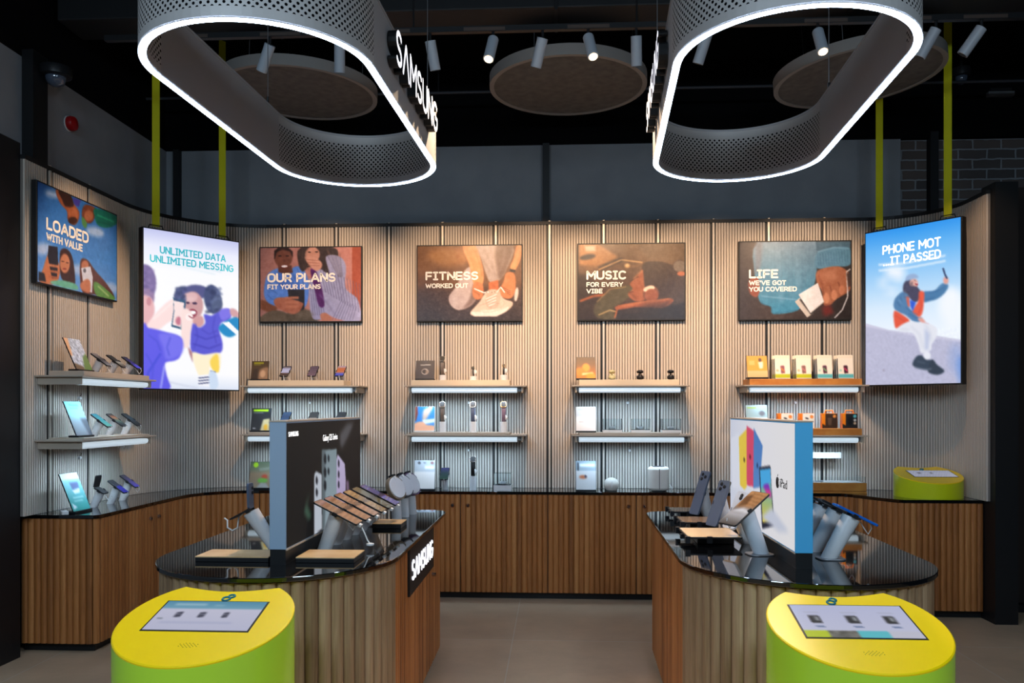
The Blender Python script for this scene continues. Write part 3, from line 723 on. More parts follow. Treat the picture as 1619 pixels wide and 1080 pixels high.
# life
a=Art(PW,PH,(60,46,40),[(195,152),(860,143),(860,612),(200,622)])
a.grad([(0,(70,54,46)),(.3,(84,66,56)),(1,(52,42,38))],True)
a.poly([(305,155),(655,148),(660,300),(640,420),(600,480),(545,565),(400,588),(385,545),(322,520),(300,440),(285,340)],(128,150,158),1,True,1,(72,142,160))
for i in range(16): a.line([(320+i*21,170),(330+i*20,540-i*5)],3,(96,124,136),1,.45)
a.line([(330,480),(430,490),(540,500)],4,(150,180,190),1); a.poly([(290,160),(330,155),(320,300),(290,340)],(120,128,132),3,True)
a.poly([(650,148),(858,145),(857,190),(700,200),(660,240)],(84,116,128),1); a.poly([(655,225),(700,192),(800,178),(857,190),(857,285),(780,300),(700,312),(650,300)],(96,142,158),1,True)
for i in range(12): a.line([(662+i*16,225-i*3),(668+i*16,300-i*3)],3,(70,108,124),0,.6)
a.line([(660,210),(760,182),(855,188)],7,(130,170,182),1)
a.poly([(655,335),(700,308),(780,296),(835,320),(858,370),(856,440),(800,480),(770,500),(738,532),(700,530),(690,450),(660,400)],(178,110,74),1,True)
for x,y,x2,y2 in ((690,420,716,525),(735,410,762,500),(785,390,815,470)): a.line([(x,y),(x2,y2)],5,(128,66,42),1)
a.ell(716,490,18,34,(214,142,100),1); a.ell(762,470,18,32,(214,142,100),1); a.ell(808,440,17,30,(206,132,92),1)
a.poly([(528,512),(558,488),(640,582),(602,607)],(214,196,172)); a.poly([(555,500),(575,488),(655,570),(625,592)],(70,62,56),1); a.poly([(550,470),(664,398),(702,510),(622,580)],(238,226,208),0)
a.poly([(255,380),(305,370),(318,440),(300,485),(262,470),(248,420)],(156,84,58),1,True); a.poly([(690,540),(740,530),(760,580),(700,600)],(120,44,36),4)
a.line([(858,312),(835,330),(842,440),(842,480),(810,560),(765,608)],7,(232,222,208))
a.poly([(835,335),(858,345),(858,420),(845,420)],(60,48,44),1)
a.ell(740,350,50,24,(206,140,102),6,-10,.7); a.line([(665,345),(690,400),(700,440)],6,(140,78,52),2,.7); a.line([(835,330),(850,400),(846,440)],6,(140,80,54),2,.7)
for p in (((340,200),(352,330),(400,470)),((480,170),(490,320),(510,500)),((600,180),(590,330),(570,440))): a.line(p,16,(104,136,148),5,.5)
for p in (((420,180),(430,340),(450,520)),((540,170),(545,320),(550,480))): a.line(p,14,(152,176,186),5,.5)
a.line([(552,470),(664,400)],3,(250,242,228),0); a.line([(622,580),(702,512)],4,(190,178,160),0); a.line([(700,510),(664,400)],3,(206,194,176),0)
a.line([(385,545),(400,585),(545,563)],5,(60,112,130),1,.8); a.line([(322,520),(385,545)],4,(60,100,116),1,.8)
poster((2.039,WY-.016,2.69),0,.95,.68,'framed poster reading LIFE WE\'VE GOT YOU COVERED with a blue jumper and hand',a,
 [('LIFE',.09,.355,.35,.475,.02),("WE'VE GOT",.09,.495,.42,.56,.012),('YOU COVERED',.09,.575,.515,.64,.012)])

# ================================================================ HANGING LIGHT SCREENS
def screen(p1,p2,z0,z1,label,art,texts,tmat,straps):
    dx,dy=p2[0]-p1[0],p2[1]-p1[1]; w=math.hypot(dx,dy); rz=math.atan2(dy,dx); h=z1-z0
    t=thing('hanging_light_screen',label,'screen',((p1[0]+p2[0])/2,(p1[1]+p2[1])/2,z0),rz,'portrait light screens hung on straps')
    MB().box(-w/2,w/2,0,.07,0,h).build('housing',M_black,t,bev=.003)
    art.mesh('lit_panel',w-.02,h-.02,M_backlit,t,Matrix.Translation((0,-.002,h/2)))
    for s,x0,y0,x1,y1,b in texts:
        stroke_text(s,(x1-x0)*w,(y1-y0)*h,t,tmat,Matrix.Translation((((x0+x1)/2-.5)*w,-.0035,(1-(y0+y1)/2)*h))@UP,.0012,thick=b)
    for sx in straps:
        st=MB().box(sx-.03,sx+.03,.03,.034,h+.02,4.7-z0).build('strap',M_yellow,t)
        MB().tube([(sx-.06,.032,h),(sx-.05,.032,h+.03),(sx+.05,.032,h+.03),(sx+.06,.032,h)],.005).build('strap_bracket',M_black,st)
    return t
a=Art(136,212,(250,250,255),[(224.4,357.2),(377.8,383.3),(377.8,620),(224.4,615.8)])
a.grad([(0,(196,200,240)),(.10,(236,238,255)),(.25,(252,252,255)),(.9,(252,252,255)),(1,(222,230,246))])
a.line([(262,408),(350,430)],3,(222,236,246),1); a.line([(262,415),(340,434)],2,(228,240,248),1)
a.ell(226,447,19,31,(126,108,160),1,0); a.ell(228,470,14,16,(150,122,160),1); a.poly([(224,468),(236,470),(242,485),(240,500),(228,518),(224,516)],(232,180,184),1,True); a.ell(233,476,4,7,(206,140,150),0)
a.poly([(228,520),(240,500),(262,478),(276,472),(287,476),(286,496),(262,512),(248,522)],(252,224,222),1,True)
a.ell(287,466,13,14,(76,84,124),1); a.ell(308,462,22,12,(88,90,140),1); a.ell(336,474,14,24,(72,82,122),1,-10); a.ell(343,482,9,14,(84,96,130),1)
a.ell(305,483,16,22,(206,158,160),1,-5); a.ell(300,470,12,8,(224,182,184),1); a.ell(307,480,4,2,(70,50,80)); a.ell(296,479,3,2,(70,50,80)); a.ell(303,495,8,6,(150,60,80),0); a.ell(303,495,6,3,(255,255,255),0)
a.poly([(303,505),(318,500),(322,512),(314,519),(304,512)],(214,160,160),1,True)
a.poly([(303,512),(314,519),(324,512),(322,498),(334,500),(345,494),(362,490),(366,500),(362,508),(350,512),(347,525),(352,545),(348,560),(322,563),(302,558),(300,530)],(94,92,212),1,True)
a.line([(304,545),(330,553),(350,546)],2,(70,66,184),1); a.line([(306,530),(325,538),(346,532)],2,(72,70,188),1); a.poly([(346,492),(362,489),(366,500),(352,508)],(128,118,232),1,True)
a.poly([(364,490),(372,490),(378,497),(378,508),(366,500)],(214,164,168),1,True)
a.poly([(346,518),(368,504),(378,506),(378,522),(372,532),(362,535),(352,530)],(30,140,200),1,True); a.poly([(352,512),(362,510),(378,526),(374,531)],(250,252,255),0)
a.poly([(272,470),(293,474),(291,500),(286,522),(269,517),(273,490)],(56,92,124),0); a.poly([(273,475),(290,479),(288,496),(284,518),(271,514),(274,492)],(252,228,226),0); a.ell(281,508,5,7,(200,120,140),1)
a.poly([(286,490),(300,492),(304,506),(300,530),(298,548),(288,550),(285,525)],(252,226,222),1,True); a.poly([(296,549),(304,560),(304,576),(298,560)],(176,120,130),1); a.ell(298,502,6,6,(255,240,238),0)
a.poly([(224,516),(232,519),(240,520),(262,526),(284,534),(287,548),(283,566),(274,572),(259,576),(262,596),(266,618),(224,618)],(96,92,232),1,True); a.poly([(250,528),(284,534),(286,560),(262,570),(256,550)],(120,116,240),2,True); a.line([(258,580),(252,616)],2,(190,196,255),1); a.line([(252,560),(232,590),(228,612)],3,(66,76,214),1)
a.poly([(303,560),(322,563),(348,561),(346,590),(332,582),(330,600),(314,597)],(255,242,210),1,True); a.poly([(332,572),(344,562),(346,590),(336,588)],(250,214,90),1,True)
a.poly([(313,596),(331,594),(331,614),(313,612)],(246,246,252),0)
for y in (600,604.5,609): a.line([(313,y+.3),(331,y-1.4)],1.6,(52,60,104),0)
a.line([(332,589),(341,591)],2,(60,66,110)); a.poly([(331,590),(341,592),(345,612),(336,620),(331,612)],(206,222,244),1,True)
a.line([(266,606),(290,612),(312,616)],2,(208,214,232),1)
for i in range(26):
    r_=random.Random(i); a.ell(283+r_.uniform(-9,9),464+r_.uniform(-10,10),3.2,2.6,(96,104,150) if i%2 else (56,62,100),1,0,.6); a.ell(338+r_.uniform(-12,12),474+r_.uniform(-20,20),3.4,2.8,(104,116,156) if i%2 else (54,62,98),1,0,.6); a.ell(226+r_.uniform(-2,14),444+r_.uniform(-18,22),2.6,2.6,(150,130,182) if i%2 else (104,88,140),1,0,.5)
for p in (((308,512),(312,535),(306,552)),((340,500),(336,520),(342,545)),((318,522),(330,530),(344,524))): a.line(p,2,(74,70,190),1,.7)
for p in (((232,530),(246,540),(252,556)),((268,534),(262,550),(266,564)),((228,560),(240,580),(238,606))): a.line(p,2.4,(74,80,214),1,.7)
a.line([(297,500),(303,504),(309,499)],1.6,(150,60,80),0); a.ell(300,473,8,4,(236,200,200),2,0,.6); a.line([(240,505),(262,486),(274,476)],3,(255,240,238),1,.8)
screen((-3.23,6.26),(-2.70,6.885),1.743,3.02,'hanging lit screen reading UNLIMITED DATA UNLIMITED MESSING with two children',a,
 [('UNLIMITED DATA',.165,.105,.845,.152,.17),('UNLIMITED MESSING',.07,.165,.93,.212,.17)],M_teal,(-.29,.27))
a=Art(136,212,(200,228,250),[(100,175),(660,80),(645,1040),(95,1048)])
a.grad([(0,(46,150,238)),(.12,(96,178,244)),(.3,(156,206,248)),(.5,(214,234,252)),(.7,(240,246,255)),(1,(240,246,255))])
for x,y,rx,ry,k in ((270,400,60,40,.9),(200,460,30,20,.8),(250,510,40,15,.8),(590,540,60,50,.8),(600,620,60,120,.9),(560,600,40,60,.7),(300,430,30,20,.8)): a.ell(x,y,rx,ry,(244,248,255),7,0,k)
a.poly([(94,697),(230,735),(360,752),(500,770),(655,797),(650,1060),(90,1060)],(186,186,212),1); a.poly([(94,697),(230,735),(360,752),(655,797),(655,806),(360,764),(94,712)],(206,204,226),1); a.ell(620,900,40,90,(150,168,214),6,0,.7); a.noise(.05,1,5,.66,1); a.ell(640,960,14,80,(90,140,220),4,0,.6)
a.poly([(320,470),(345,440),(370,450),(400,490),(418,520),(410,560),(380,572),(350,545),(318,515)],(66,66,92),1,True); a.poly([(322,500),(345,520),(350,570),(330,560)],(88,84,100),1,True)
a.ell(380,465,25,30,(226,172,160),1); a.ell(396,468,9,8,(170,60,70)); a.ell(398,464,6,2.5,(255,255,255)); a.poly([(333,452),(338,425),(365,410),(395,414),(408,432),(375,440)],(150,176,214),1,True); a.ell(386,449,5,2,(60,50,70))
a.poly([(350,485),(400,488),(418,530),(395,572),(365,560)],(70,68,94),1,True)
a.poly([(318,514),(350,540),(350,600),(400,655),(425,665),(412,690),(380,690),(330,650),(290,632),(262,605),(266,560),(290,530)],(78,126,172),1,True)
a.poly([(435,516),(500,508),(545,468),(582,478),(562,520),(520,555),(470,570),(436,572)],(72,122,168),1,True); a.line([(350,640),(400,670)],4,(54,96,142),1)
a.poly([(410,514),(440,518),(438,570),(430,630),(412,660),(385,645),(370,628),(385,600),(405,565)],(232,92,66),1,True); a.poly([(262,628),(292,634),(350,676),(340,700),(280,726),(264,700)],(228,86,60),1,True); a.poly([(332,540),(350,545),(356,600),(345,600)],(230,92,64),1)
a.poly([(355,560),(392,575),(372,630),(358,600)],(48,92,214),1); a.poly([(400,672),(425,664),(448,695),(430,700)],(226,160,150),1,True); a.ell(452,708,14,11,(210,70,70),1)
a.ell(568,450,16,22,(226,160,148),1); a.line([(552,378),(562,412),(575,440)],11,(54,70,110),0)
a.poly([(276,728),(345,686),(400,690),(470,700),(512,730),(508,775),(480,820),(476,850),(420,868),(404,820),(372,752),(320,745)],(228,230,240),1,True); a.poly([(440,720),(470,760),(460,850),(440,850)],(192,200,226),2); a.ell(452,884,22,26,(232,234,244),1)
a.poly([(368,938),(388,890),(420,880),(445,905),(488,912),(486,960),(430,962)],(52,66,84),1,True); a.poly([(455,968),(480,905),(510,935),(552,970),(520,992),(480,988)],(48,60,76),1,True); a.line([(380,950),(440,962),(480,958)],5,(110,122,140),1); a.ell(200,965,5,6,(150,140,160),1)
a.line([(175,356),(320,350),(568,305)],11,(240,248,255),1,.8); a.line([(175,390),(330,378),(568,336)],11,(240,248,255),1,.8)
for p in (((300,540),(310,580),(350,620)),((280,570),(300,600)),((350,620),(400,650)),((470,520),(520,510),(560,480)),((450,560),(500,550))): a.line(p,5,(50,92,140),1,.7)
for p in (((330,530),(340,560)),((520,500),(556,476)),((290,560),(330,600))): a.line(p,5,(120,164,204),1,.6)
for p in (((360,710),(410,760),(430,840)),((440,700),(470,740),(478,800)),((300,730),(350,735))): a.line(p,5,(186,190,208),2,.7)
for i in range(18):
    r_=random.Random(i+50); a.ell(350+r_.uniform(-28,20),500+r_.uniform(-45,50),7,5,(92,90,120) if i%2 else (46,46,70),1,0,.5)
a.line([(410,530),(425,600),(405,640)],4,(190,60,44),1,.7); a.line([(270,650),(330,690)],4,(190,60,44),1,.7); a.line([(392,490),(402,474)],2,(120,60,60),0); a.line([(395,915),(440,925)],4,(90,104,124),1)
screen((2.57,7.01),(3.076,6.415),1.78,3.06,'hanging lit screen reading PHONE MOT IT PASSED with a person on a wall',a,
 [('PHONE MOT',.20,.105,.80,.162,.15),('...IT PASSED',.205,.18,.80,.235,.15)],M_let,(-.28,.27))

# ================================================================ SHELVES
def local(o):   # bay frame: origin on the wall surface, x along the wall, y into the wall
    return Matrix.Translation(Vector(o[0]))@Matrix.Rotation(o[1],4,'Z')
BAYS={'left':((WL+.013,5.23,0),R(90)),'b1':((-2.66,WY-.013,0),0),'b2':((-1.25,WY-.013,0),0),'b3':((.16,WY-.013,0),0),'b4':((1.575,WY-.013,0),0)}
def put(bay,x,y,z): 
    p=local(BAYS[bay])@Vector((x,y,z)); return (p.x,p.y,p.z), BAYS[bay][1]
def shelf(bay,z,label,w=.97,rw=(.03,.86),rise=.045,rmat=None,rdepth=.24,two=False):
    loc,rz=put(bay,0,0,z); t=thing('wall_shelf',label,'shelf',loc,rz,group='lit display shelves on the ribbed wall')
    MB().box(-.03,w+.03,-.325,0,-.012,0).build('plate',M_shelf,t,bev=.002)
    for x0,x1 in ((0,.012),(w-.012,w)): MB().box(x0,x1,-.30,0,-.062,-.012).build('end_bracket',M_shelf,t,bev=.002)
    if rise: MB().box(rw[0],rw[1],-.30,-.30+rdepth,0,rise).build('riser',rmat or M_riser,t,bev=.003)
    pr=[(-.245,-.022),(-.295,-.022),(-.302,-.035),(-.298,-.052),(-.28,-.062),(-.245,-.062)]
    mb=MB(); mb.prism([(y,zz) for y,zz in pr],.03,w-.05,M=Matrix(((0,0,1,0),(1,0,0,0),(0,1,0,0),(0,0,0,1)))); mb.build('light_bar',M_diff,t,smooth=50)
    MB().box(.012,w-.012,-.243,-.02,-.05,-.012).build('light_tray',M_grey,t)
    l=bpy.data.lights.new('shelf_lamp','AREA'); l.shape='RECTANGLE'; l.size=w-.15; l.size_y=.04; l.energy=3.4; l.color=(.5,.76,1)
    lo=bpy.data.objects.new('lamp',l); C.objects.link(lo); lo.parent=t; lo.location=(w/2,-.27,-.066); lo.rotation_euler=(R(28),0,0); l.spread=R(115)
    # small white clip on the wall under the shelf
    o=thing('cable_clip','small white cable clip under the '+label.split(' with')[0],'clip',put(bay,w*.5,0,z-.145)[0],rz,group='small cable clips under the shelves')
    MB().cyl((0,.0,0),(0,-.02,0),.012,.01,14).build('clip_body',M_white,o,smooth=40); MB().tube([(0,-.012,.01),(.004,-.02,.03),(-.006,-.02,.035)],.003).build('clip_hook',M_chrome,o)
    return t
S1,S2=1.79,1.375
shelf('left',1.815,'top shelf of the left wall',w=.93,rw=(.03,.9),rise=.03,rmat=M_shelf)
shelf('left',1.39,'lower shelf of the left wall',w=.93,rw=(.03,.9),rise=.012,rmat=M_shelf)
for b,nm in (('b1','OUR PLANS'),('b2','FITNESS'),('b3','MUSIC')):
    shelf(b,S1,'top shelf under the %s poster'%nm,w=.97 if b!='b3' else .92); shelf(b,S2,'lower shelf under the %s poster'%nm,rise=.018,w=.97 if b!='b3' else .95,rmat=M_shelf)
shelf('b4',S1,'top shelf under the LIFE poster',w=.95,rw=(.02,.93),rise=.05,rmat=M_riser2)
shelf('b4',S2,'lower shelf under the LIFE poster',w=.95,rw=(.02,.93),rise=.055,rmat=M_riser2)

# ================================================================ PLACARDS
def placard(loc,rz,label,art,w=.17,h=.20,lean=14,dark=True,bend=0,group='small leaning placards'):
    t=thing('placard',label,'placard',loc,rz,group=group)
    b=MB().box(-w/2,w/2,-.035,.035,0,.014).build('foot',M_black if dark else M_white,t,bev=.002)
    Mt=Matrix.Translation((0,-.02,.010))@Matrix.Rotation(R(-lean),4,'X')@Matrix.Translation((0,0,h/2))
    MB().box(-w/2,w/2,-.002,.004,-h/2,h/2,M=Mt).build('board',M_white if not dark else M_dark,t)
    art.mesh('printed_face',w-.004,h-.004,M_print,t,Mt@Matrix.Translation((0,-.0035,0)))
    return t
def pa(kind):
    a=Art(34,40,(60,56,52))
    if kind=='feather':
        a=Art(40,48,(176,190,214)); a.noise(.5,1,9); a.poly([(.0,.0),(.25,0),(.12,.55),(0,.6)],(216,170,130),1); a.poly([(.7,.6),(1,.45),(1,1),(.5,1)],(96,128,60),1); a.poly([(0,.8),(.5,.9),(.5,1),(0,1)],(110,90,60),1)
    elif kind=='teal1':
        a.grad([(0,(126,196,200)),(.35,(150,206,210)),(.6,(150,170,180)),(1,(140,150,160))]); a.line([(.2,.1),(.8,.12)],.05,(90,160,170)); a.line([(.2,.2),(.7,.2)],.03,(90,160,170)); a.poly([(.6,.5),(1,.5),(1,1),(.8,1)],(90,100,110),2)
    elif kind=='teal2':
        a.grad([(0,(220,244,246)),(.14,(230,248,250)),(.2,(160,214,220)),(1,(60,168,160))]); a.poly([(.35,.25),(.85,.25),(.8,.42),(.4,.45)],(110,120,160),1); a.poly([(.35,.46),(.8,.42),(.75,.54),(.45,.56)],(236,236,240)); a.line([(.25,.66),(.85,.66)],.04,(220,244,240),0,.7); a.line([(.25,.74),(.75,.74)],.04,(220,244,240),0,.6); a.poly([(.08,.78),(.3,.9),(.08,.96)],(240,250,250))
    elif kind=='brown':
        a.grad([(0,(78,62,44)),(1,(96,78,62))]); a.line([(.12,.1),(.7,.1)],.1,(150,146,40)); a.line([(.12,.2),(.55,.2)],.05,(120,116,50)); a.poly([(.5,.5),(.8,.35),(1,.4),(1,1),(.4,1)],(150,118,92),2,True); a.ell(.7,.7,.16,.2,(196,160,130),1); a.poly([(.1,.45),(.4,.4),(.45,1),(0,1)],(66,54,46),2)
    elif kind=='green':
        a.grad([(0,(30,32,34)),(1,(58,60,64))]); a.line([(.08,.09),(.85,.09)],.09,(150,200,20)); a.line([(.08,.2),(.6,.2)],.03,(140,144,146)); a.poly([(.62,.5),(.95,.46),(.98,1),(.5,1)],(206,196,150),1); a.ell(.78,.85,.1,.14,(232,180,60),1); a.line([(.1,.9),(.25,.9)],.05,(170,172,174))
    elif kind=='plant':
        a.grad([(0,(70,80,60)),(.3,(100,104,84)),(.45,(138,116,92)),(1,(150,130,106))]); a.ell(.25,.12,.12,.1,(140,180,30)); a.poly([(.4,.25),(.9,.2),(.9,.3),(.45,.36)],(120,124,110)); a.ell(.7,.58,.14,.1,(180,70,50),1); a.ell(.62,.72,.24,.1,(110,170,70),1); a.poly([(.35,1),(.55,.8),(.8,.82),(.95,1)],(170,166,160),1)
    elif kind=='ring':
        a.grad([(0,(88,76,66)),(1,(74,62,54))]); a.line([(.24,.24),(.8,.22)],.05,(206,196,182)); a.ell(.5,.6,.2,.17,(196,180,164)); a.ell(.47,.6,.13,.12,(70,58,50)); a.ell(.6,.62,.08,.1,(150,130,112),1)
    elif kind=='bluephoto':
        a.grad([(0,(24,104,200)),(1,(70,150,225))]); a.poly([(0,0),(.12,0),(.15,.3),(.05,.6),(0,.6)],(120,60,50),1); a.poly([(.4,.2),(.6,.05),(.9,.0),(.8,.2),(.6,.5),(.4,.6)],(196,170,150),2,True); a.poly([(.4,.55),(1,.5),(1,.65),(.4,.75)],(215,232,248),1); a.poly([(0,.7),(.4,.62),(.6,.75),(1,.8),(1,1),(0,1)],(236,176,140),1,True)
    elif kind=='white1':
        a.grad([(0,(176,180,186)),(.38,(190,192,196)),(.42,(236,226,220)),(1,(234,222,214))]); a.ell(.22,.09,.07,.05,(60,62,66)); a.line([(.42,.08),(.55,.09)],.05,(110,112,116)); a.ell(.85,.09,.08,.05,(140,90,90)); a.poly([(.5,.2),(.95,.2),(.95,.3),(.5,.3)],(246,250,255),1)
    elif kind=='orangephoto':
        a.grad([(0,(92,72,52)),(.35,(120,84,50)),(1,(214,120,30))]); a.ell(.5,.5,.2,.2,(240,150,50),1); a.ell(.2,.7,.25,.2,(226,130,40),2); a.poly([(.3,.75),(.85,.7),(.9,.8),(.3,.85)],(250,200,140),1); a.ell(.75,.9,.25,.15,(240,150,40),2)
    elif kind=='white2':
        a.grad([(0,(184,196,204)),(.36,(196,206,212)),(.5,(240,236,232)),(1,(244,232,224))]); a.line([(.1,.12),(.9,.12)],.03,(160,174,184)); a.line([(.15,.62),(.4,.62)],.025,(190,180,176))
    elif kind=='white3':
        a.grad([(0,(150,170,184)),(.33,(170,186,196)),(.36,(228,226,226)),(1,(222,218,216))]); a.poly([(.15,.1),(.95,.1),(.95,.2),(.2,.2)],(240,248,255),1); a.poly([(.06,.06),(.14,.06),(.14,.34),(.06,.34)],(70,80,90)); a.ell(.35,.56,.2,.06,(210,110,60),1); a.ell(.48,.54,.06,.05,(70,60,80),0)
    elif kind=='orange4':
        a.grad([(0,(216,150,50)),(.68,(222,158,60)),(.7,(226,184,130)),(1,(220,176,122))]); a.poly([(.12,.22),(.38,.22),(.38,.42),(.12,.42)],(228,176,96)); a.ell(.66,.2,.08,.1,(90,60,40)); a.poly([(.56,.3),(.8,.26),(.78,.58),(.62,.6)],(244,232,214),1)
    elif kind=='pale4':
        a.grad([(0,(150,176,180)),(.55,(160,186,190)),(.6,(244,246,248)),(1,(246,248,250))]); a.line([(.08,.12),(.5,.12)],.05,(150,180,60)); a.ell(.75,.38,.14,.12,(110,110,116),1)
    return a
sq='lower shelf'
def plc(bay,x,z,kind,label,y=-.2,**k):
    l,rz=put(bay,x,y,z); return placard(l,rz,label,pa(kind),**k)
plc('left',.17,1.815+.03,'feather','tall placard with pale feathery picture on the top shelf, left wall',w=.19,h=.235,lean=24)
plc('left',.17,1.39+.012,'teal1','pale teal placard with white glare on the lower shelf, left wall',w=.19,h=.25,lean=22)
plc('left',.14,HC,'teal2','teal and white placard standing on the worktop, left wall',w=.20,h=.27,lean=22)
plc('b1',.10,S1+.045,'brown','brown placard with yellow heading on shelf under OUR PLANS poster',w=.15,h=.165)
plc('b1',.12,S2+.018,'green','dark placard with lime heading on lower shelf under OUR PLANS poster',w=.17,h=.20,y=-.23)
plc('b1',.11,HC,'plant','placard with a green bowl picture on the worktop behind the black box',w=.19,h=.23,y=-.22)
plc('b2',.13,S1+.045,'ring','taupe placard with a pale ring picture under the FITNESS poster',w=.16,h=.165)
plc('b2',.13,S2+.018,'bluephoto','blue photo placard on lower shelf under FITNESS poster',w=.17,h=.215,y=-.23,dark=False)
plc('b2',.13,HC,'white1','tall white placard on the worktop under FITNESS poster',w=.18,h=.25,y=-.24)
plc('b3',.09,S1+.045,'orangephoto','placard with glowing orange photo under the MUSIC poster',w=.165,h=.19,y=-.235)
plc('b3',.09,S2+.018,'white2','pale grey and white placard on lower shelf under MUSIC poster',w=.17,h=.215,y=-.23)
plc('b3',.09,HC,'white3','white placard with small orange picture on worktop under MUSIC poster',w=.17,h=.25,y=-.24)
plc('b4',.09,S1+.05,'orange4','orange placard on the top shelf under the LIFE poster',w=.17,h=.19,y=-.262)
plc('b4',.09,S2+.055,'pale4','pale green placard on lower shelf under LIFE poster',w=.18,h=.19,y=-.25)

# ================================================================ DEVICES ON STANDS
M_st=mat('stand_white',(214,212,212),.3)
def stand(loc,rz,h,label,r=.026,lean=.05,tilt=36,base=False,cable=True,group='white slanted device stands',m=None,cw=.036,n=18):
    "slanted post whose top sits at the origin's vertical, height h; lean = how far back the foot is"
    t=thing('device_stand',label,'stand',loc,rz,group=group)
    mb=MB(); N=n; v=[]; 
    for k,(yy,zz) in enumerate(((lean,0),(0,h))):
        for i in range(N):
            a=2*PI*i/N; q=r*math.sin(a); 
            v.append((r*math.cos(a), yy+q, zz+(q*math.tan(R(tilt)) if k else 0)))
    mb.add(v,[(i,(i+1)%N,(i+1)%N+N,i+N) for i in range(N)]+[tuple(range(N-1,-1,-1)),tuple(range(N,2*N))])
    mb.build('post',m or M_st,t,smooth=50)
    if base: MB().prism(rbox(r*2.9,r*3.3,r*.9,5),0,.006,M=Matrix.Translation((0,lean-.01,0))).build('base_plate',M_grey,t,bev=.002)
    Tc=Matrix.Translation((0,0,h))@Matrix.Rotation(R(tilt),4,'X')
    mb=MB().box(-cw,cw,-.012,.012,.001,.006,M=Tc)
    for s in (-1,1): mb.box(s*cw-.004,s*cw+.004,-.010,.010,.001,.018,M=Tc)
    mb.build('clamp',M_dark,t)
    if cable: MB().tube([(.0,-r*1.1,h-.02),(.004,-r-.022,h-.05),(.006,-r-.04,h-.075),(.006,-r-.055,h-.05),(.004,-r-.05,h-.03)],.0024,6).build('cable',M_white,t,smooth=60)
    return t
def phone(loc,rz,tilt,label,w=.075,l=.155,th=.009,body=None,art=None,scr=None,lenses=0,group='display phones on stands',name='phone',cat='phone',roll=0,lift=.006):
    t=thing(name,label,cat,loc,rz,group=group,rx=R(tilt))
    if roll: t.rotation_euler=(R(tilt),R(roll),rz)
    MB().prism(rbox(w,l,.012 if w>.06 else .006,4),lift,lift+th).build('body',body or M_dark,t,bev=.0015)
    if art is not None: art.mesh('screen',w-.006,l-.008,scr or M_screen,t,Matrix.Translation((0,0,lift+th+.0006))@Matrix.Rotation(R(-90),4,'X'))
    if lenses:
        for i in range(lenses): MB().lathe([(.009,0),(.0105,.003),(.008,.004)],16,M=Matrix.Translation(((-.014 if i%2==0 else .014) if lenses>2 else 0,l/2-.022-.014*i,lift+th))).build('camera_lens',M_black,t,smooth=40)
    return t
def scr(kind):
    a=Art(14,26,(20,22,26))
    c={'lilac':[(0,(60,46,52)),(.3,(196,190,230)),(.65,(200,196,236)),(.75,(80,50,50)),(1,(50,36,36))],'icons':[(0,(96,74,84)),(1,(120,92,100))],
       'colour':[(0,(200,180,210)),(.3,(214,96,50)),(.6,(220,110,60)),(.8,(80,90,220)),(1,(50,60,190))],'blue':[(0,(44,88,140)),(.5,(30,64,120)),(1,(70,120,170))],
       'brown':[(0,(40,36,38)),(.5,(50,46,46)),(.6,(170,160,150)),(1,(90,74,60))],'black':[(0,(18,20,26)),(.45,(22,26,32)),(.5,(110,130,150)),(.6,(20,24,30)),(1,(14,16,20))],
       'teal':[(0,(60,170,200)),(.5,(70,180,200)),(1,(110,200,190))],'orange':[(0,(20,24,30)),(.3,(190,120,80)),(.6,(90,120,110)),(1,(20,22,28))],
       'darkblue':[(0,(16,20,26)),(.4,(30,60,80)),(1,(12,14,20))],'grey':[(0,(120,108,110)),(.5,(60,54,58)),(1,(150,140,142))],'navy':[(0,(10,12,30)),(.45,(30,34,60)),(.5,(24,24,190)),(1,(20,20,170))],
       'violet':[(0,(46,44,60)),(.4,(60,52,110)),(1,(70,60,190))],'green':[(0,(40,30,120)),(.5,(20,50,60)),(1,(20,60,40))],'dark':[(0,(24,24,28)),(1,(40,38,40))]}[kind]
    a.grad(c)
    if kind in('icons','colour','lilac'):
        for i in range(5): a.line([(0,.1+i*.2),(1,.18+i*.2)],.04,(150,120,150) if kind=='icons' else (240,200,120),0,.5)
    return a
def dev(bay,x,z,kind,dl,where,h=.085,y=-.20,tilt=36,body=None,w=.075,l=.155,lenses=0):
    loc,rz=put(bay,x,y,z)
    stand(loc,rz,h,'white stand holding the %s, %s'%(dl,where),tilt=tilt)
    p=Matrix.Translation(loc)
    phone((loc[0],loc[1],loc[2]+h),rz,tilt,'%s on a stand, %s'%(dl,where),art=scr(kind),body=body,w=w,l=l,lenses=lenses)
top='top shelf of left wall'; low='lower shelf of left wall'; wk='worktop by left wall'
dev('left',.40,1.845,'grey','grey phone nearest the feathery placard',top)
dev('left',.60,1.845,'brown','brown phone, middle of three',top)
dev('left',.81,1.845,'violet','violet lit phone nearest the hanging screen',top)
dev('left',.40,1.402,'teal','phone with bright teal screen',low,h=.10)
dev('left',.60,1.402,'orange','phone with orange and black screen',low,h=.10)
dev('left',.81,1.402,'darkblue','black phone with dark blue screen',low,h=.10)
dev('left',.62,HC,'navy','phone with royal blue lower screen',wk,h=.115)
dev('left',.84,HC,'violet','dark phone with violet screen',wk,h=.135,y=-.17)
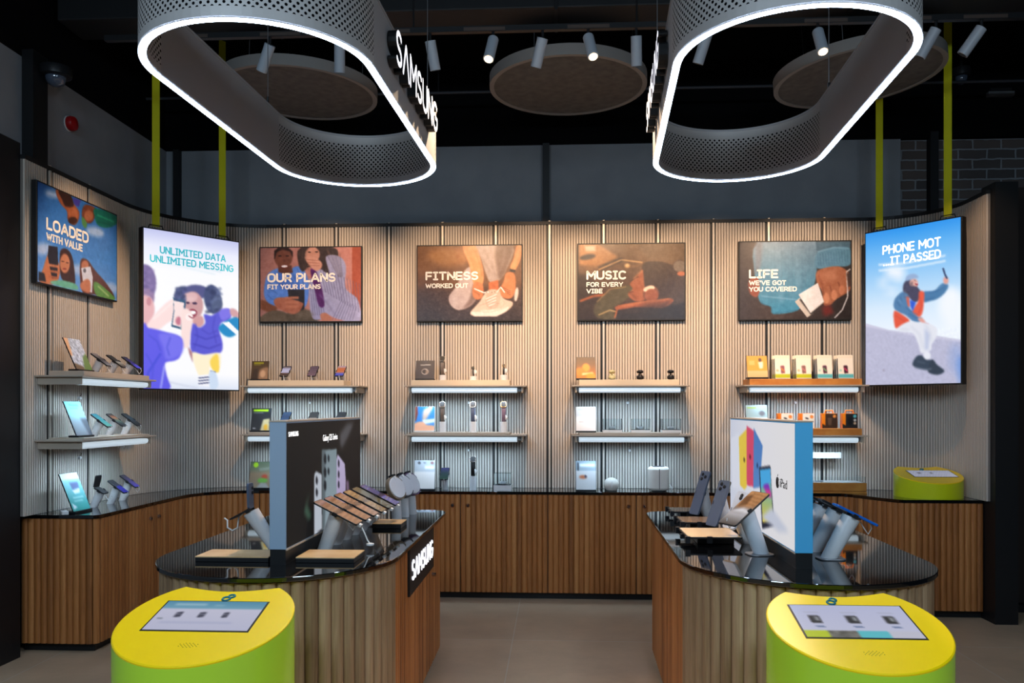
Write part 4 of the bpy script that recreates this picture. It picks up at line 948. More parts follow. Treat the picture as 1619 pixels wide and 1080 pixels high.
# open flip phone
loc,rz=put('left',.40,-.20,HC)
stand(loc,rz,.11,'white slanted stand under the open black flip phone, worktop by left wall')
t=thing('flip_phone','open black flip phone with its lid upright, worktop by left wall','phone',(loc[0],loc[1],loc[2]+.11),rz,group='display phones on stands')
Mf=Matrix.Rotation(R(30),4,'X'); MB().prism(rbox(.072,.085,.01),.006,.014,M=Mf).build('keypad_half',M_dark,t,bev=.001)
Ml=Mf@Matrix.Translation((0,.0425,.012))@Matrix.Rotation(R(72),4,'X')@Matrix.Translation((0,.043,0)); MB().prism(rbox(.072,.085,.01),-.004,.004,M=Ml).build('screen_half',M_black,t,bev=.001)
loc,_=put('left',.02,-.17,HC)
t=tag(MB().box(-.045,.045,-.02,.02,0,.022).build('white_block',M_white,None,bev=.003,loc=loc,rot=(0,0,R(90+40))),'small white block lying on the worktop near the left black post','block')
w1='top shelf under OUR PLANS poster'; w2='lower shelf under OUR PLANS poster'
dev('b1',.335,S1+.045,'lilac','phone with pale lilac screen',w1,h=.07,y=-.22)
dev('b1',.575,S1+.045,'icons','mauve phone with app icons',w1,h=.07,y=-.22)
dev('b1',.815,S1+.045,'colour','orange and blue phone',w1,h=.07,y=-.22)
dev('b1',.335,S2+.018,'blue','phone with deep blue screen',w2,h=.115,y=-.22)
dev('b1',.575,S2+.018,'brown','brown and cream phone',w2,h=.115,y=-.22)
dev('b1',.815,S2+.018,'black','black phone with pale stripe',w2,h=.115,y=-.22)
dev('b2',.30,HC,'green','green and indigo phone','worktop under FITNESS poster',h=.13,y=-.22)
# smart watches
def watch(bay,x,z,h,where,band,case,face,desc,y=-.22,s=1.0,group='display smartwatches'):
    loc,rz=put(bay,x,y,z)
    t=thing('watch_stand','white post holding the %s, %s'%(desc,where),'stand',loc,rz,group='white posts for smartwatches')
    MB().prism([(a_*.030+(0),b_*.022) for a_,b_ in [(math.cos(2*PI*i/20),math.sin(2*PI*i/20)) for i in range(20)]],0,h).build('post',M_st,t,smooth=50)
    MB().lathe([(.012,0),(.022,.006),(.018,.022),(.0,.026)],20,M=Matrix.Translation((.012,.02-.0,h+.035))@Matrix.Rotation(R(90),4,'X')).build('cushion',M_white,t,smooth=50)
    w_=thing('smartwatch','%s on white post, %s'%(desc,where),'watch',(loc[0],loc[1],loc[2]+h),rz,group=group)
    ring=[(0,-.0+.026*math.cos(a_)*s, .052*s+.050*s*math.sin(a_)) for a_ in [2*PI*i/28 for i in range(28)]]
    mb=MB()
    n=len(ring); v=[]
    for px,py,pz in ring:
        cy,cz=0,.052*s; dy,dz=(py-cy),(pz-cz); L=math.hypot(dy,dz)
        wd=.010*s
        for q,o_ in ((-wd,0),(wd,0),(wd,.0035),(-wd,.0035)): v.append((q,py+dy/L*o_,pz+dz/L*o_))
    f=[]
    for i in range(n):
        a_=i*4; b_=((i+1)%n)*4
        for k in range(4): f.append((a_+k,a_+(k+1)%4,b_+(k+1)%4,b_+k))
    mb.add(v,f); mb.build('band',band,w_,smooth=40)
    Mt=Matrix.Translation((0,-.016*s,.094*s))@Matrix.Rotation(R(64),4,'X')
    MB().prism(rbox(.034*s,.036*s,.012*s,5),0,.010*s,M=Mt).build('case',case,w_,bev=.001,smooth=40)
    MB().prism(rbox(.029*s,.031*s,.010*s,5),.010*s,.0125*s,M=Mt).build('face',face,w_)
Mb_dk=mat('charcoal_band',(52,48,46),.5); Mb_gr=mat('slate_blue_band',(96,104,128),.5); Mb_li=mat('mauve_band',(140,112,128),.5); Mb_tp=mat('taupe_band',(120,106,96),.5); Mc_s=mat('silver_case',(196,194,192),.25,metal=.9); Mc_g=mat('gold_case',(190,160,120),.25,metal=.9)
f1='top shelf under FITNESS poster'; f2='lower shelf under FITNESS poster'
watch('b2',.285,S1+.045,.045,f1,Mb_tp,Mc_s,M_black,'tall taupe smartwatch nearest the placard',s=1.4)
watch('b2',.545,S1+.045,.035,f1,Mb_dk,M_black,M_black,'small black smartwatch, middle one',s=.72)
watch('b2',.805,S1+.045,.045,f1,Mb_dk,Mc_g,M_black,'black slim tracker farthest right',s=.80)
watch('b2',.285,S2+.018,.09,f2,Mb_tp,Mc_s,M_black,'taupe banded smartwatch nearest the photo placard',s=1.5)
watch('b2',.545,S2+.018,.09,f2,Mb_gr,Mc_s,M_black,'slate blue banded smartwatch, middle one',s=1.5)
watch('b2',.805,S2+.018,.09,f2,Mb_li,Mc_g,M_black,'mauve banded smartwatch farthest right',s=1.5)
watch('b2',.545,HC,.12,'worktop under FITNESS poster',mat('black_band',(24,24,26),.5),Mc_s,M_black,'black banded smartwatch',s=1.5)
# glass cased earbuds
def glassbox(loc,rz,label,w=.16,d=.12,h=.115,base=.022):
    t=thing('glass_display_case',label,'display case',loc,rz,group='small clear display cases')
    MB().box(-w/2,w/2,-d/2,d/2,0,base).build('base',M_white,t,bev=.003)
    MB().box(-w/2+.008,w/2-.008,-d/2+.006,d/2-.006,base,base+.003).build('dark_inlay',M_dark,t)
    mb=MB(); a,b=w/2-.002,d/2-.002
    for x0,x1,y0,y1 in ((-a,a,-b,-b+.002),(-a,a,b-.002,b),(-a,-a+.002,-b,b),(a-.002,a,-b,b)): mb.box(x0,x1,y0,y1,base,h)
    mb.box(-a,a,-b,b,h,h+.002); mb.build('cover',M_acr,t)
    return t
def pod(loc,rz,label,m=M_white,s=1):
    t=thing('earbud_case',label,'earbuds',loc,rz,group='earbud charging cases')
    MB().prism(rbox(.06*s,.026*s,.012*s,6),0,.02*s).build('case',m,t,bev=.006,smooth=60)
    MB().prism(rbox(.056*s,.022*s,.011*s,6),.02*s,.026*s).build('lid',m,t,bev=.004,smooth=60)
for x,d in ((.31,'nearest the placard'),(.545,'middle one'),(.80,'farthest right')):
    loc,rz=put('b3',x,-.22,S2+.018); glassbox(loc,rz,'clear display case on lower shelf under MUSIC poster, '+d)
    pod((loc[0],loc[1],loc[2]+.025),rz,'white earbud case inside the clear case under MUSIC poster, '+d)
loc,rz=put('b2',.80,-.24,HC); glassbox(loc,rz,'clear display case on the worktop under FITNESS poster',w=.15,d=.12,h=.15,base=.05)
pod((loc[0],loc[1],loc[2]+.053),rz,'white earbud case inside the clear case on the worktop')
# open earbud cases on glass plates
for x,c,d in ((.31,(206,196,150),'cream'),(.545,(40,36,36),'black rounded'),(.80,(28,28,32),'black pointed')):
    loc,rz=put('b3',x,-.22,S1+.045); mm=mat('buds_'+d.split()[0]+str(x),c,.3)
    p=thing('acrylic_plate','clear acrylic plate under the %s earbuds below MUSIC poster'%d,'plate',loc,rz,group='clear acrylic plates'); MB().box(-.06,.06,-.035,.035,0,.004).box(-.06,.06,.03,.033,.004,.04).build('plate',M_acr,p)
    t=thing('open_earbud_case','open %s earbud case on a clear plate below MUSIC poster'%d,'earbuds',(loc[0],loc[1],loc[2]+.004),rz,group='open earbud cases')
    MB().lathe([(.02,0),(.03,.008),(.031,.022),(.027,.032)],22).build('case',mm,t,smooth=50)
    MB().lathe([(.012,-.006),(.027,.0),(.028,.012),(.018,.02)],22,M=Matrix.Translation((0,.008,.058))@Matrix.Rotation(R(-18),4,'X')).build('lid',mm,t,smooth=50)
    MB().cyl((0,.02,.025),(0,.014,.06),.006,mi=0).build('hinge',mm,t)
    for s in (-1,1): MB().lathe([(.004,0),(.009,.006),(.006,.014)],12,M=Matrix.Translation((s*.012,-.004,.03))).build('earbud',mm,t,smooth=50)
# speakers
M_fab=mat('pale_speaker_fabric',(222,212,202),.8,noise=(300,(206,196,186)),bump=.3)
loc,rz=put('b3',.305,-.2,HC); t=thing('round_speaker','small round white speaker on the worktop under MUSIC poster','speaker',loc,rz)
MB().lathe([(.035,0),(.04,.004),(.056,.022),(.064,.048),(.062,.07),(.048,.095),(.022,.108),(.002,.111)],36).build('body',M_fab,t,smooth=50); MB().lathe([(.05,-.0005),(.05,.003)],30).build('foot',M_dark,t); MB().box(-.003,.003,-.067,-.04,.03,.085).build('light_strip',M_white,t)
loc,rz=put('b3',.70,-.2,HC); t=thing('tall_speaker','large pale rounded speaker with dark centre seam on the worktop','speaker',loc,rz)
MB().prism(rbox(.175,.14,.055,8),.006,.205).build('body',M_fab,t,bev=.022,smooth=60); MB().box(-.0025,.0025,-.0715,-.068,.02,.19).build('seam',M_dark,t); MB().prism(rbox(.12,.1,.04,6),.0,.008).build('foot',M_dark,t); MB().prism(rbox(.10,.08,.03,6),.205,.209).build('touch_plate',M_dark,t)
MB().tube([(.07,.04,.03),(.10,.03,.05),(.115,.0,.02),(.10,-.02,.003)],.003).build('power_cord',M_white,t)
# retail packs under LIFE
def pack(x,y,kind,desc,lean=0):
    loc,rz=put('b4',x,y,S1+.05)
    t=thing('accessory_pack',desc,'package',loc,rz,group='upright phone case packs on the top shelf')
    a=Art(26,34,(238,228,214)); c=(180,190,30) if kind<2 else (90,180,190)
    a.grad([(0,(240,230,214)),(.78,(242,234,222)),(.84,c),(1,c)]); a.poly([(.36,.38),(.62,.36),(.66,.76),(.4,.78)],[(150,90,100),(140,100,96),(90,50,70),(70,30,44)][kind]); a.line([(.4,.5),(.62,.66)],.08,[(200,130,70),(190,120,120),(110,160,110),(190,60,100)][kind]); a.ell(.16,.62,.09,.06,(210,190,150) if kind<2 else (170,214,200))
    Mt=Matrix.Rotation(R(-8),4,'X')
    MB().box(-.062,.062,-.0,.022,.004,.175,M=Mt).build('box',[mat('pack_side_olive',(96,92,44),.5),mat('pack_side_slate',(60,66,68),.5)][kind//2],t,bev=.002)
    MB().box(-.062,.062,-.001,.0,.004,.175,M=Mt).build('front',M_white,t)
    a.mesh('front_print',.122,.165,M_print,t,Mt@Matrix.Translation((0,-.0018,.0915)))
    MB().prism(rbox(.124,.03,.008),-.001,.001,M=Mt@Matrix.Translation((0,.0,.187))@Matrix.Rotation(R(90),4,'X')).build('hang_tab',mat('cream_card',(236,224,204),.6),t)
for k,x in enumerate((.305,.478,.65,.82)):
    for j in range(3):
        pos=['front','middle','back'][j]
        pack(x,-.245+.045*j,k,'%s pack, %s of its stack of three, under LIFE poster'%(['lime based striped phone case','lime based brown phone case','teal based green phone case','teal based pink phone case'][k],pos))
def carton(x,front,desc,handle):
    loc,rz=put('b4',x,-.25,S2+.055)
    t=thing('charger_carton',desc,'box',loc,rz,group='orange accessory cartons on the lower shelf')
    w,h,d=.125,.125,.05
    MB().box(-w/2,w/2,0,d,0,h).build('carton',mat('orange_card',(236,120,34),.45),t,bev=.002)
    a=Art(24,24,(240,226,206) if front=='light' else (58,40,30) if front=='brown' else (34,34,36))
    if front=='light': a.poly([(0,0),(.2,0),(.2,1),(0,1)],(238,120,30)); a.line([(.4,.3),(.6,.36)],.1,(60,50,50)); a.ell(.82,.22,.12,.12,(238,130,50)); a.line([(.4,.6),(.8,.6)],.06,(214,196,176))
    else: a.poly([(0,0),(.2,0),(.2,.8),(0,.7)],(240,130,20)); a.ell(.82,.18,.11,.11,(236,140,60) if front=='brown' else (90,180,190)); a.poly([(.35,.3),(.65,.3),(.6,.8),(.4,.8)],(96,72,56) if front=='brown' else (20,20,22)); a.ell(.82,.45,.09,.09,(200,196,190),0,0,.0 if front=='brown' else 1); a.ell(.82,.66,.09,.09,(200,170,140),0,0,.0 if front=='brown' else 1)
    a.mesh('label_print',w-.004,h-.004,M_print,t,Matrix.Translation((0,-.0012,h/2)))
    if handle: MB().tube([(-.035,.02,h-.001),(-.028,.02,h+.024),(.028,.02,h+.024),(.035,.02,h-.001)],.006,8).build('hang_handle',mat('orange_card',(236,120,34),.45),t)
carton(.325,'light','orange and cream carton nearest the placard, lower shelf under LIFE poster',False)
carton(.50,'light','orange and cream carton second from placard, lower shelf under LIFE poster',False)
carton(.685,'brown','brown fronted orange carton with hanging handle, lower shelf under LIFE poster',True)
carton(.85,'dark','black fronted orange carton with hanging handle, lower shelf under LIFE poster',True)
# wall charger ledge and wooden plinth
loc,rz=put('b4',.60,0,1.175); t=thing('charging_ledge','white wall ledge below the lower shelf under LIFE poster','ledge',loc,rz)
MB().box(-.30,.22,-.12,0,0,.01).build('plate',M_white,t,bev=.002); MB().box(-.30,.22,-.125,-.118,-.0,.05).build('front_lip',M_white,t,bev=.002)
loc,rz=put('b4',.47,-.145,1.185); t=thing('charger_puck','small dark charger standing on the white wall ledge','charger',loc,rz)
MB().prism(rbox(.085,.04,.012,5),0,.075,M=Matrix.Rotation(R(0),4,'X')).build('body',M_dark,t,bev=.006,smooth=50); MB().prism(rbox(.06,.03,.01,5),.075,.082).build('cap',M_black,t,bev=.003)
t.location=(t.location[0],t.location[1]+.075,t.location[2])
loc,rz=put('b4',.50,-.20,HC); t=thing('wooden_plinth','orange oak plinth with white top on the worktop under LIFE poster','plinth',loc,rz)
MB().box(-.42,.46,-.12,.10,.018,.085).build('block',M_riser2,t,bev=.003); MB().box(-.43,.46,-.125,.10,0,.015).build('foot_board',M_riser2,t,bev=.002); MB().box(-.40,.44,-.10,.08,.085,.089).build('white_top',M_white,t)
mb=MB().box(-.41,.45,-.117,-.114,.086,.135).box(-.41,-.407,-.117,.095,.086,.135).box(.447,.45,-.117,.095,.086,.135); mb.build('clear_lip',M_acr,t)
MB().cyl((.1,-.02,.089),(.1,-.02,.094),.04,n=24).build('charging_disc',M_grey,t)
# ================================================================ LIGHT BOXES ON THE ISLANDS
M_boxt=mat('box_white_ink',(255,255,255),.5,emit=.8)
def lbox(loc,rz,side,label,art,texts,end,bodym):
    "side=+1 printed face looks to +x"
    t=thing('advert_light_box',label,'light box',loc,rz,group='tall thin advert boxes standing on the islands')
    w,L,z0,h=.072,1.28,.065,.545
    MB().box(-w/2+.002,w/2-.002,.002,L-.002,0,z0).build('plinth',M_black,t)
    MB().box(-w/2,w/2,0,L,z0,z0+h).build('housing',bodym,t,bev=.002)
    Mt=Matrix.Translation((side*(w/2+.0012),L/2,z0+h/2))@Matrix.Rotation(R(90*side),4,'Z')
    art.mesh('printed_face',L-.012,h-.012,M_box,t,Mt)
    for s,x0,y0,x1,y1,b,m in texts:
        (u0,v0),(u1,v1)=art.uv((x0,y0)),art.uv((x1,y1)); (stroke_text if s.isupper() else text)(s,(u1-u0)*L,(v1-v0)*h,t,m,Mt@Matrix.Translation((((u0+u1)/2-.5)*L,-.0012,(.5-(v0+v1)/2)*h))@UP,.001)
    MB().box(-w/2-.002,w/2+.002,-.002,L+.002,z0+h,z0+h+.006).build('top_trim',M_shelf,t)
    MB().box(side*w/2-.001,side*w/2+side*.004+.001,0,L,z0-.004,z0+.002).build('edge_strip',M_shelf,t)
    return t
q=[(449,669),(586,665),(586,810),(449,869)]
a=Art(130,84,(16,12,11),q); a.grad([(0,(14,12,11)),(.7,(24,17,14)),(1,(30,21,16))],True)
z3=lambda x,y:(430+x/9.82,670+y/9.82)
P=lambda l:[z3(*p) for p in l]
a.poly(P([(1150,180),(1300,0),(1420,0),(1300,250),(1180,420)]),(86,84,88),3)
a.poly(P([(1270,900),(1320,900),(1335,1100),(1290,1150)]),(120,96,124),1)
a.poly(P([(835,420),(1105,405),(1105,700),(1100,1300),(1100,1600),(850,1700)]),(132,150,158),0,col2=(150,168,178)); a.poly(P([(835,420),(900,415),(890,1700),(850,1700)]),(96,108,114),1)
for x,y,rx,ry in ((893,560,24,80),(955,550,17,56),(893,770,24,82),(955,755,17,56),(893,975,24,82)): a.ell(*z3(x,y),rx/9.82,ry/9.82,(22,26,34),0)
a.poly(P([(1120,490),(1250,640),(1268,900),(1262,1250),(1105,1350),(1100,900),(1105,560)]),(200,190,224),0,False,1,(178,160,200))
for y in (630,800,960): a.ell(*z3(1140,y),14/9.82,62/9.82,(22,22,34),0)
a.poly(P([(690,860),(700,790),(725,752),(830,800),(835,1650),(690,1750)]),(196,204,216),0)
for y in (895,1080,): a.ell(*z3(740,y),19/9.82,68/9.82,(22,24,34),0)
a.poly([(492,775),(488,800),(496,818),(490,825),(481,812)],(60,88,72),2)
lbox((-1.187,3.45,HT),R(-.6),1,'black advert box with grey and lavender phones standing on the left island',a,
 [('S^MSUNG',452.5,684.5,471,691,0,M_boxt),('Galaxy S25 Series',516.5,690,543,700,0,M_boxt)],None,mat('blue_grey_box_side',(146,166,188),.5))
q=[(1156,664),(1248,668),(1248,868),(1156,810)]
a=Art(130,84,(236,236,244),q); a.grad([(0,(214,220,238)),(.5,(236,236,244)),(1,(240,238,240))],True)
z6=lambda x,y:(1130+x/4.156,540+y/4.156); P=lambda l:[z6(*p) for p in l]
a.poly(P([(112,640),(160,600),(170,960),(120,960)]),(228,232,246),1); a.poly(P([(158,630),(204,575),(206,950),(190,970),(165,940)]),(238,206,72))
a.poly(P([(204,553),(248,585),(245,950),(205,940)]),(220,72,110)); a.poly(P([(247,566),(300,680),(292,800),(284,950),(244,960)]),(72,128,200),0,False,1,(90,140,206))
for x,y,c in ((190,775,(90,70,20)),(225,755,(90,14,40)),(268,810,(20,50,100))): a.ell(*z6(x,y),5/4.156,16/4.156,c)
a.poly(P([(278,822),(346,808),(352,940),(370,1200),(296,1220)]),(30,34,54)); a.poly(P([(284,838),(345,828),(350,940),(362,1170),(300,1180)]),(60,170,232),0,False,1,(236,208,70)); a.poly(P([(300,940),(330,920),(348,990),(345,1010),(310,960)]),(130,50,190),1,True); a.poly(P([(284,838),(345,828),(348,920),(310,930),(290,960)]),(70,176,238),0); a.poly(P([(310,960),(345,970),(352,1010),(330,1010)]),(220,60,150),1)
a.poly([(1200,815),(1215,800),(1240,838),(1225,838)],(206,212,230),2)
bx=lbox((1.03,3.48,HT),R(0),-1,'white advert box with colourful tablets standing on the right island',a,
 [('iPad',1227,754,1237,771,0,M_black)],None,mat('sky_blue_box_side',(66,158,208),.5,emit=.12))
EU,EV=a.uv((1223.5,760.5))
# fruit emblem
o=Art; Mt=Matrix.Translation((-(.036+.0012),.64,.065+.2725))@Matrix.Rotation(R(-90),4,'Z')@Matrix.Translation(((EU-.5)*1.28,-.0012,(.5-EV)*.545))@UP
ap=[]
for i in range(36):
    th=2*PI*i/36; r_=.0235*(1-.10*math.cos(2*th)*0 + .07*abs(math.cos(th)) - .06*max(0,math.sin(th))**6 - .05*max(0,-math.sin(th))**6)
    x,y=r_*math.cos(th),r_*math.sin(th)*1.12
    d=math.hypot(x-.03,y-.004)
    if d<.013: x=.03-.013*1.0
    ap.append((x,y))
mb=MB().prism(ap,0,.001,M=Mt); mb.prism([(.0,.027),(.004,.036),(.011,.039),(.009,.031)],0,.001,M=Mt); mb.build('emblem',M_black,bx)

# ================================================================ ISLAND OBJECTS
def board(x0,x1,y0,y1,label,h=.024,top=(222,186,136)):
    t=thing('price_plinth',label,'plinth',((x0+x1)/2,(y0+y1)/2,HT),group='flat black info blocks with pale wood tops')
    w,d=(x1-x0)/2,(y1-y0)/2
    MB().box(-w,w,-d,d,0,h-.004).build('block',M_black,t,bev=.002); MB().box(-w,w,-d,d,h-.004,h).build('top',mat('warm_reflection_top',top,.35,noise=(8,(206,164,112))),t)  # tan top is a warm ceiling reflection painted over the black block
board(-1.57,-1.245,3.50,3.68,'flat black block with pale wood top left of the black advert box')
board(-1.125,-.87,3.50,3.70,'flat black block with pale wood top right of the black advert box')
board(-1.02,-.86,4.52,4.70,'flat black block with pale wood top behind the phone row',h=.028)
# phone row on the left island, aisle side
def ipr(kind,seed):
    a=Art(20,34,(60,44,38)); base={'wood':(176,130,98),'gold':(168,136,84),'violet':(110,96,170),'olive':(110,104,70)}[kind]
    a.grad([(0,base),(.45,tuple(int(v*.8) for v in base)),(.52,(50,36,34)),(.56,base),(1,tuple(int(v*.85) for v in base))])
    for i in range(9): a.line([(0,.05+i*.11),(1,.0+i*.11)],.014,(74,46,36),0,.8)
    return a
Ms2=mat('screen_glossy_art',rough=.1,attr='base')
kinds=[('wood','first'),('wood','second'),('wood','third'),('gold','fourth'),('olive','fifth'),('violet','sixth')]
for i,(k,n) in enumerate(kinds):
    Y=3.84+.155*i; X=-1.035+.006*i
    st=stand((X,Y,HT),R(90),.165,'grey slanted stand of the %s phone from the front, left island aisle side'%n,r=.034,lean=.06,tilt=27,group='slanted stands in the phone row',cw=.062)
    MB().box(-.016,.016,-.130,-.112,-.004,.012,M=Matrix.Translation((0,0,.167))@Matrix.Rotation(R(27),4,'X')).build('white_plug',M_white,st,bev=.003)
    if i==0: MB().tube([(.0,-.118,.105),(.0,-.13,.08),(.0,-.145,.045),(.0,-.155,.03)],.0035,8).lathe([(.003,0),(.018,.004),(.018,.012),(.003,.016)],16,M=Matrix.Translation((0,-.158,.018))).build('plug_cable',M_white,st,smooth=50)
    phone((X,Y,HT+.167),R(90),27,'%s phone from the front in the row beside the black advert box'%n,w=.125,l=.232,th=.008,art=ipr(k,i),scr=Ms2,group='phones lying tilted in a row')
# watches on grey discs, back of left island
for i,(n,bc) in enumerate((('nearest the phone row',(130,112,90)),('middle of the three',(60,62,70)),('farthest of the three',(110,84,120)))):
    X,Y=-.955+.022*i,4.86+.13*i; Z=HT+.19
    t=thing('watch_holder','grey disc holder with white clips, %s, back of left island'%n,'stand',(X,Y,HT),R(0),group='grey disc holders for watches')
    ax=Vector((.80,-.45,.40)).normalized()
    c=Vector((0,0,.19)); MB().cyl(c-ax*.018,c+ax*.018,.066,n=36).build('disc',mat('holder_grey',(205,203,206),.3),t,smooth=40,bev=.004)
    for k in (-.022,.012): MB().box(-.05,.05,-.007,.007,0,.007,M=Matrix.Translation(c-ax*.018+Vector((0,0,k)))@(-ax).to_track_quat('Z','Y').to_matrix().to_4x4()).build('cross_bar',M_white,t)
    MB().cyl((0,.03,0),(0,.0,.15),.03,.028,n=20).build('post',M_st,t,smooth=40)
    up=Vector((0,0,1)); up=(up-ax*up.dot(ax)).normalized()
    MB().cyl(c+up*.062-ax*.02,c+up*.062+ax*.022,.010,n=10).build('clip',M_white,t)
    w_=thing('smartwatch_band','curved watch band around the grey disc, %s, back of left island'%n,'watch',(X,Y,HT),0,group='watch bands around grey discs')
    u=ax.cross(up); mb=MB(); v=[]; f=[]; N=30
    for k in range(N):
        a_=R(-60+ 300*k/(N-1)); dr=up*math.cos(a_)+u*math.sin(a_)
        for q,rr in ((-.013,.069),(.013,.069),(.013,.074),(-.013,.074)): v.append(tuple(c+dr*rr+ax*q))
    for k in range(N-1):
        for j in range(4): f.append((k*4+j,k*4+(j+1)%4,(k+1)*4+(j+1)%4,(k+1)*4+j))
    f+= [(3,2,1,0),tuple((N-1)*4+j for j in range(4))]
    mb.add(v,f); mb.build('band',mat('loop_band_%d'%i,bc,.45),w_,smooth=35)
    MB().prism(rbox(.038,.040,.012,5),0,.010,M=Matrix.Translation(c+up*.074+u*.0)@up.to_track_quat('Z','Y').to_matrix().to_4x4()).build('case',M_black,w_,bev=.002)
# left side of left island: open flip phone
t=stand((-1.45,3.84,HT),R(-90),.175,'white slanted stand with looping white cable, left side of left island',r=.034,lean=.12,tilt=30,group='slanted stands left of the black box',cable=False)
MB().tube([(-.0,-.04,.165),(-.0,-.06,.15),(0,-.065,.10),(0,-.09,.085),(0,-.115,.10),(0,-.115,.135),(0,-.13,.145)],.004,8).build('cable',M_white,t,smooth=60)
t=thing('flip_phone','open flip phone with grey blue upright half, left side of left island','phone',(-1.45,3.84,HT+.18),R(-90),group='display phones on stands')
Mf=Matrix.Rotation(R(28),4,'X'); MB().prism(rbox(.075,.10,.010),.006,.013,M=Mf@Matrix.Translation((0,-.05,0))).build('lower_half',M_dark,t,bev=.001)
Ml=Mf@Matrix.Translation((0,.004,.012))@Matrix.Rotation(R(64),4,'X')@Matrix.Translation((0,.06,0)); uh=MB().prism(rbox(.06,.12,.010),-.006,.006,M=Ml).build('upper_half',mat('grey_blue_metal',(104,116,140),.3,metal=.4),t,bev=.0015)
for k in (0,1): MB().cyl(Ml@Vector((-.012,.035-.022*k,-.006)),Ml@Vector((-.012,.035-.022*k,-.010)),.008,n=14).build('camera_lens',M_black,uh)
stand((-1.30,4.15,HT),R(-90),.165,'white slanted stand beside the advert box, second on left side of island',r=.034,lean=.02,tilt=30,group='slanted stands left of the black box')
phone((-1.30,4.15,HT+.167),R(-90),30,'black phone on the second stand left of the black advert box',w=.08,l=.165,art=scr('dark'),group='display phones on stands')
# ---- right island, left side: tablets lying flat
def tablet(x0,x1,y0,y1,label,h,lift,tilt=6):
    w,d=(x1-x0)/2,(y1-y0)/2
    t=thing('tablet_stand','low black stand under the '+label.replace(' lying flat','').replace('by the left edge of','on').replace(', pale screen',''),'stand',((x0+x1)/2,(y0+y1)/2,HT),group='low black tablet stands')
    MB().box(-w*.55,w*.8,-d*.55,d*.7,0,lift).build('block',M_dark,t,bev=.003)
    for sx,sy in ((-1,-1),(-1,1),(-.2,-1)): MB().box(sx*w-.012,sx*w+.012,sy*d-.012,sy*d+.012,lift-.02,lift+.012).build('clamp',M_dark,t)
    MB().box(-w-.01,-w*.5,-.012,.012,lift-.014,lift-.001).build('clamp_arm',M_dark,t); MB().box(-w*.2-.01,-w*.2+.01,-d,-d*.5,lift-.014,lift-.001).build('clamp_arm',M_dark,t)
    p=thing('tablet',label,'tablet',((x0+x1)/2,(y0+y1)/2,HT+lift),group='tablets lying flat in security clamps')
    MB().prism(rbox(2*w,2*d,.012,4),.0,.008).build('body',M_dark,p,bev=.001)
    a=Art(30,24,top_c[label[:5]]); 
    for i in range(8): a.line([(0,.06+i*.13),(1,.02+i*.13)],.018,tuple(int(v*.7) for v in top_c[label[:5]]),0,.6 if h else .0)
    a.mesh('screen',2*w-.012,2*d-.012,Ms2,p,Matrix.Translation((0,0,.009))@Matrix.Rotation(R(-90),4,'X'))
top_c={'farth':(150,116,84),'middl':(156,120,84),'neare':(238,204,158)}  # dark screens: wood-toned reflections painted in, one colour per tablet
tablet(.70,.95,5.02,5.24,'farthest tablet lying flat by the left edge of right island',1,.034)
tablet(.69,.92,4.55,4.80,'middle tablet lying flat by the left edge of right island',1,.034)
tablet(.635,.90,4.02,4.34,'nearest tablet lying flat on right island, pale screen',0,.036)
# upright phones leaning against stands
Mpb=mat('steel_blue_phone',(96,106,124),.28,metal=.3)
def leaner(x,y,h,tilt,l,w,label,body,lens,art=None):
    stand((x,y,HT),R(-62),h,'white stand of the '+label,r=.028,lean=.06,tilt=tilt,group='slanted stands on the left side of right island',m=M_st,cable=False)
    phone((x,y,HT+h),R(-62),tilt,label,w=w,l=l,th=.012,body=body,lenses=lens,art=art,scr=Ms2,group='tall phones leaning by the white advert box')
leaner(.865,4.95,.16,70,.27,.085,'steel blue phone farthest back beside the white advert box',Mpb,3)
leaner(.885,4.50,.15,68,.26,.09,'steel blue phone in the middle beside the white advert box',Mpb,3)
leaner(.895,4.10,.16,60,.20,.09,'pale grey phone nearest the front beside the white advert box',mat('pale_grey_phone',(206,208,216),.3),2)
st=stand((.86,3.80,HT),R(-80),.20,'pale blue slanted stand with oval base in front of the flat tablets',r=.036,lean=.078,tilt=32,base=True,group='slanted stands on the left side of right island',cw=.065,m=mat('pale_blue_stand',(196,206,216),.3))
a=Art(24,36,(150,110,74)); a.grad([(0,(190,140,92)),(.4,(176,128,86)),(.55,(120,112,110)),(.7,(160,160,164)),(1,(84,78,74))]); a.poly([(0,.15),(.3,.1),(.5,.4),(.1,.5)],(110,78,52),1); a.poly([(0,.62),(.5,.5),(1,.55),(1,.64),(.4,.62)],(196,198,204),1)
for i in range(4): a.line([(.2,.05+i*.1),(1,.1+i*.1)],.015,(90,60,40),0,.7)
p=phone((.86,3.80,HT+.203),R(-66),36,'large phone with wood toned reflection on the pale blue stand',w=.13,l=.235,th=.008,art=a,scr=Ms2,group='tall phones leaning by the white advert box')
# ---- right island, right side: row of phones
for i,(n,body,k) in enumerate((('nearest',mat('bright_blue_phone',(20,96,190),.25),'blue'),('second',M_dark,'dark'),('third',M_dark,'darkblue'),('farthest',mat('silver_phone',(170,176,190),.3),'lilac'))):
    Y=3.72+.20*i; X=1.305
    stand((X,Y,HT),R(90),.185,'white slanted stand, %s in the row right of the white advert box'%n,r=.036,lean=.10,tilt=27,base=(i==0),group='white stands right of the white box',cw=.045)
    phone((X+.012,Y,HT+.187),R(90),27,'%s phone in the row right of the white advert box'%n,w=.078,l=.20,th=.010,body=body,art=scr(k),group='phones in a row right of the white box')

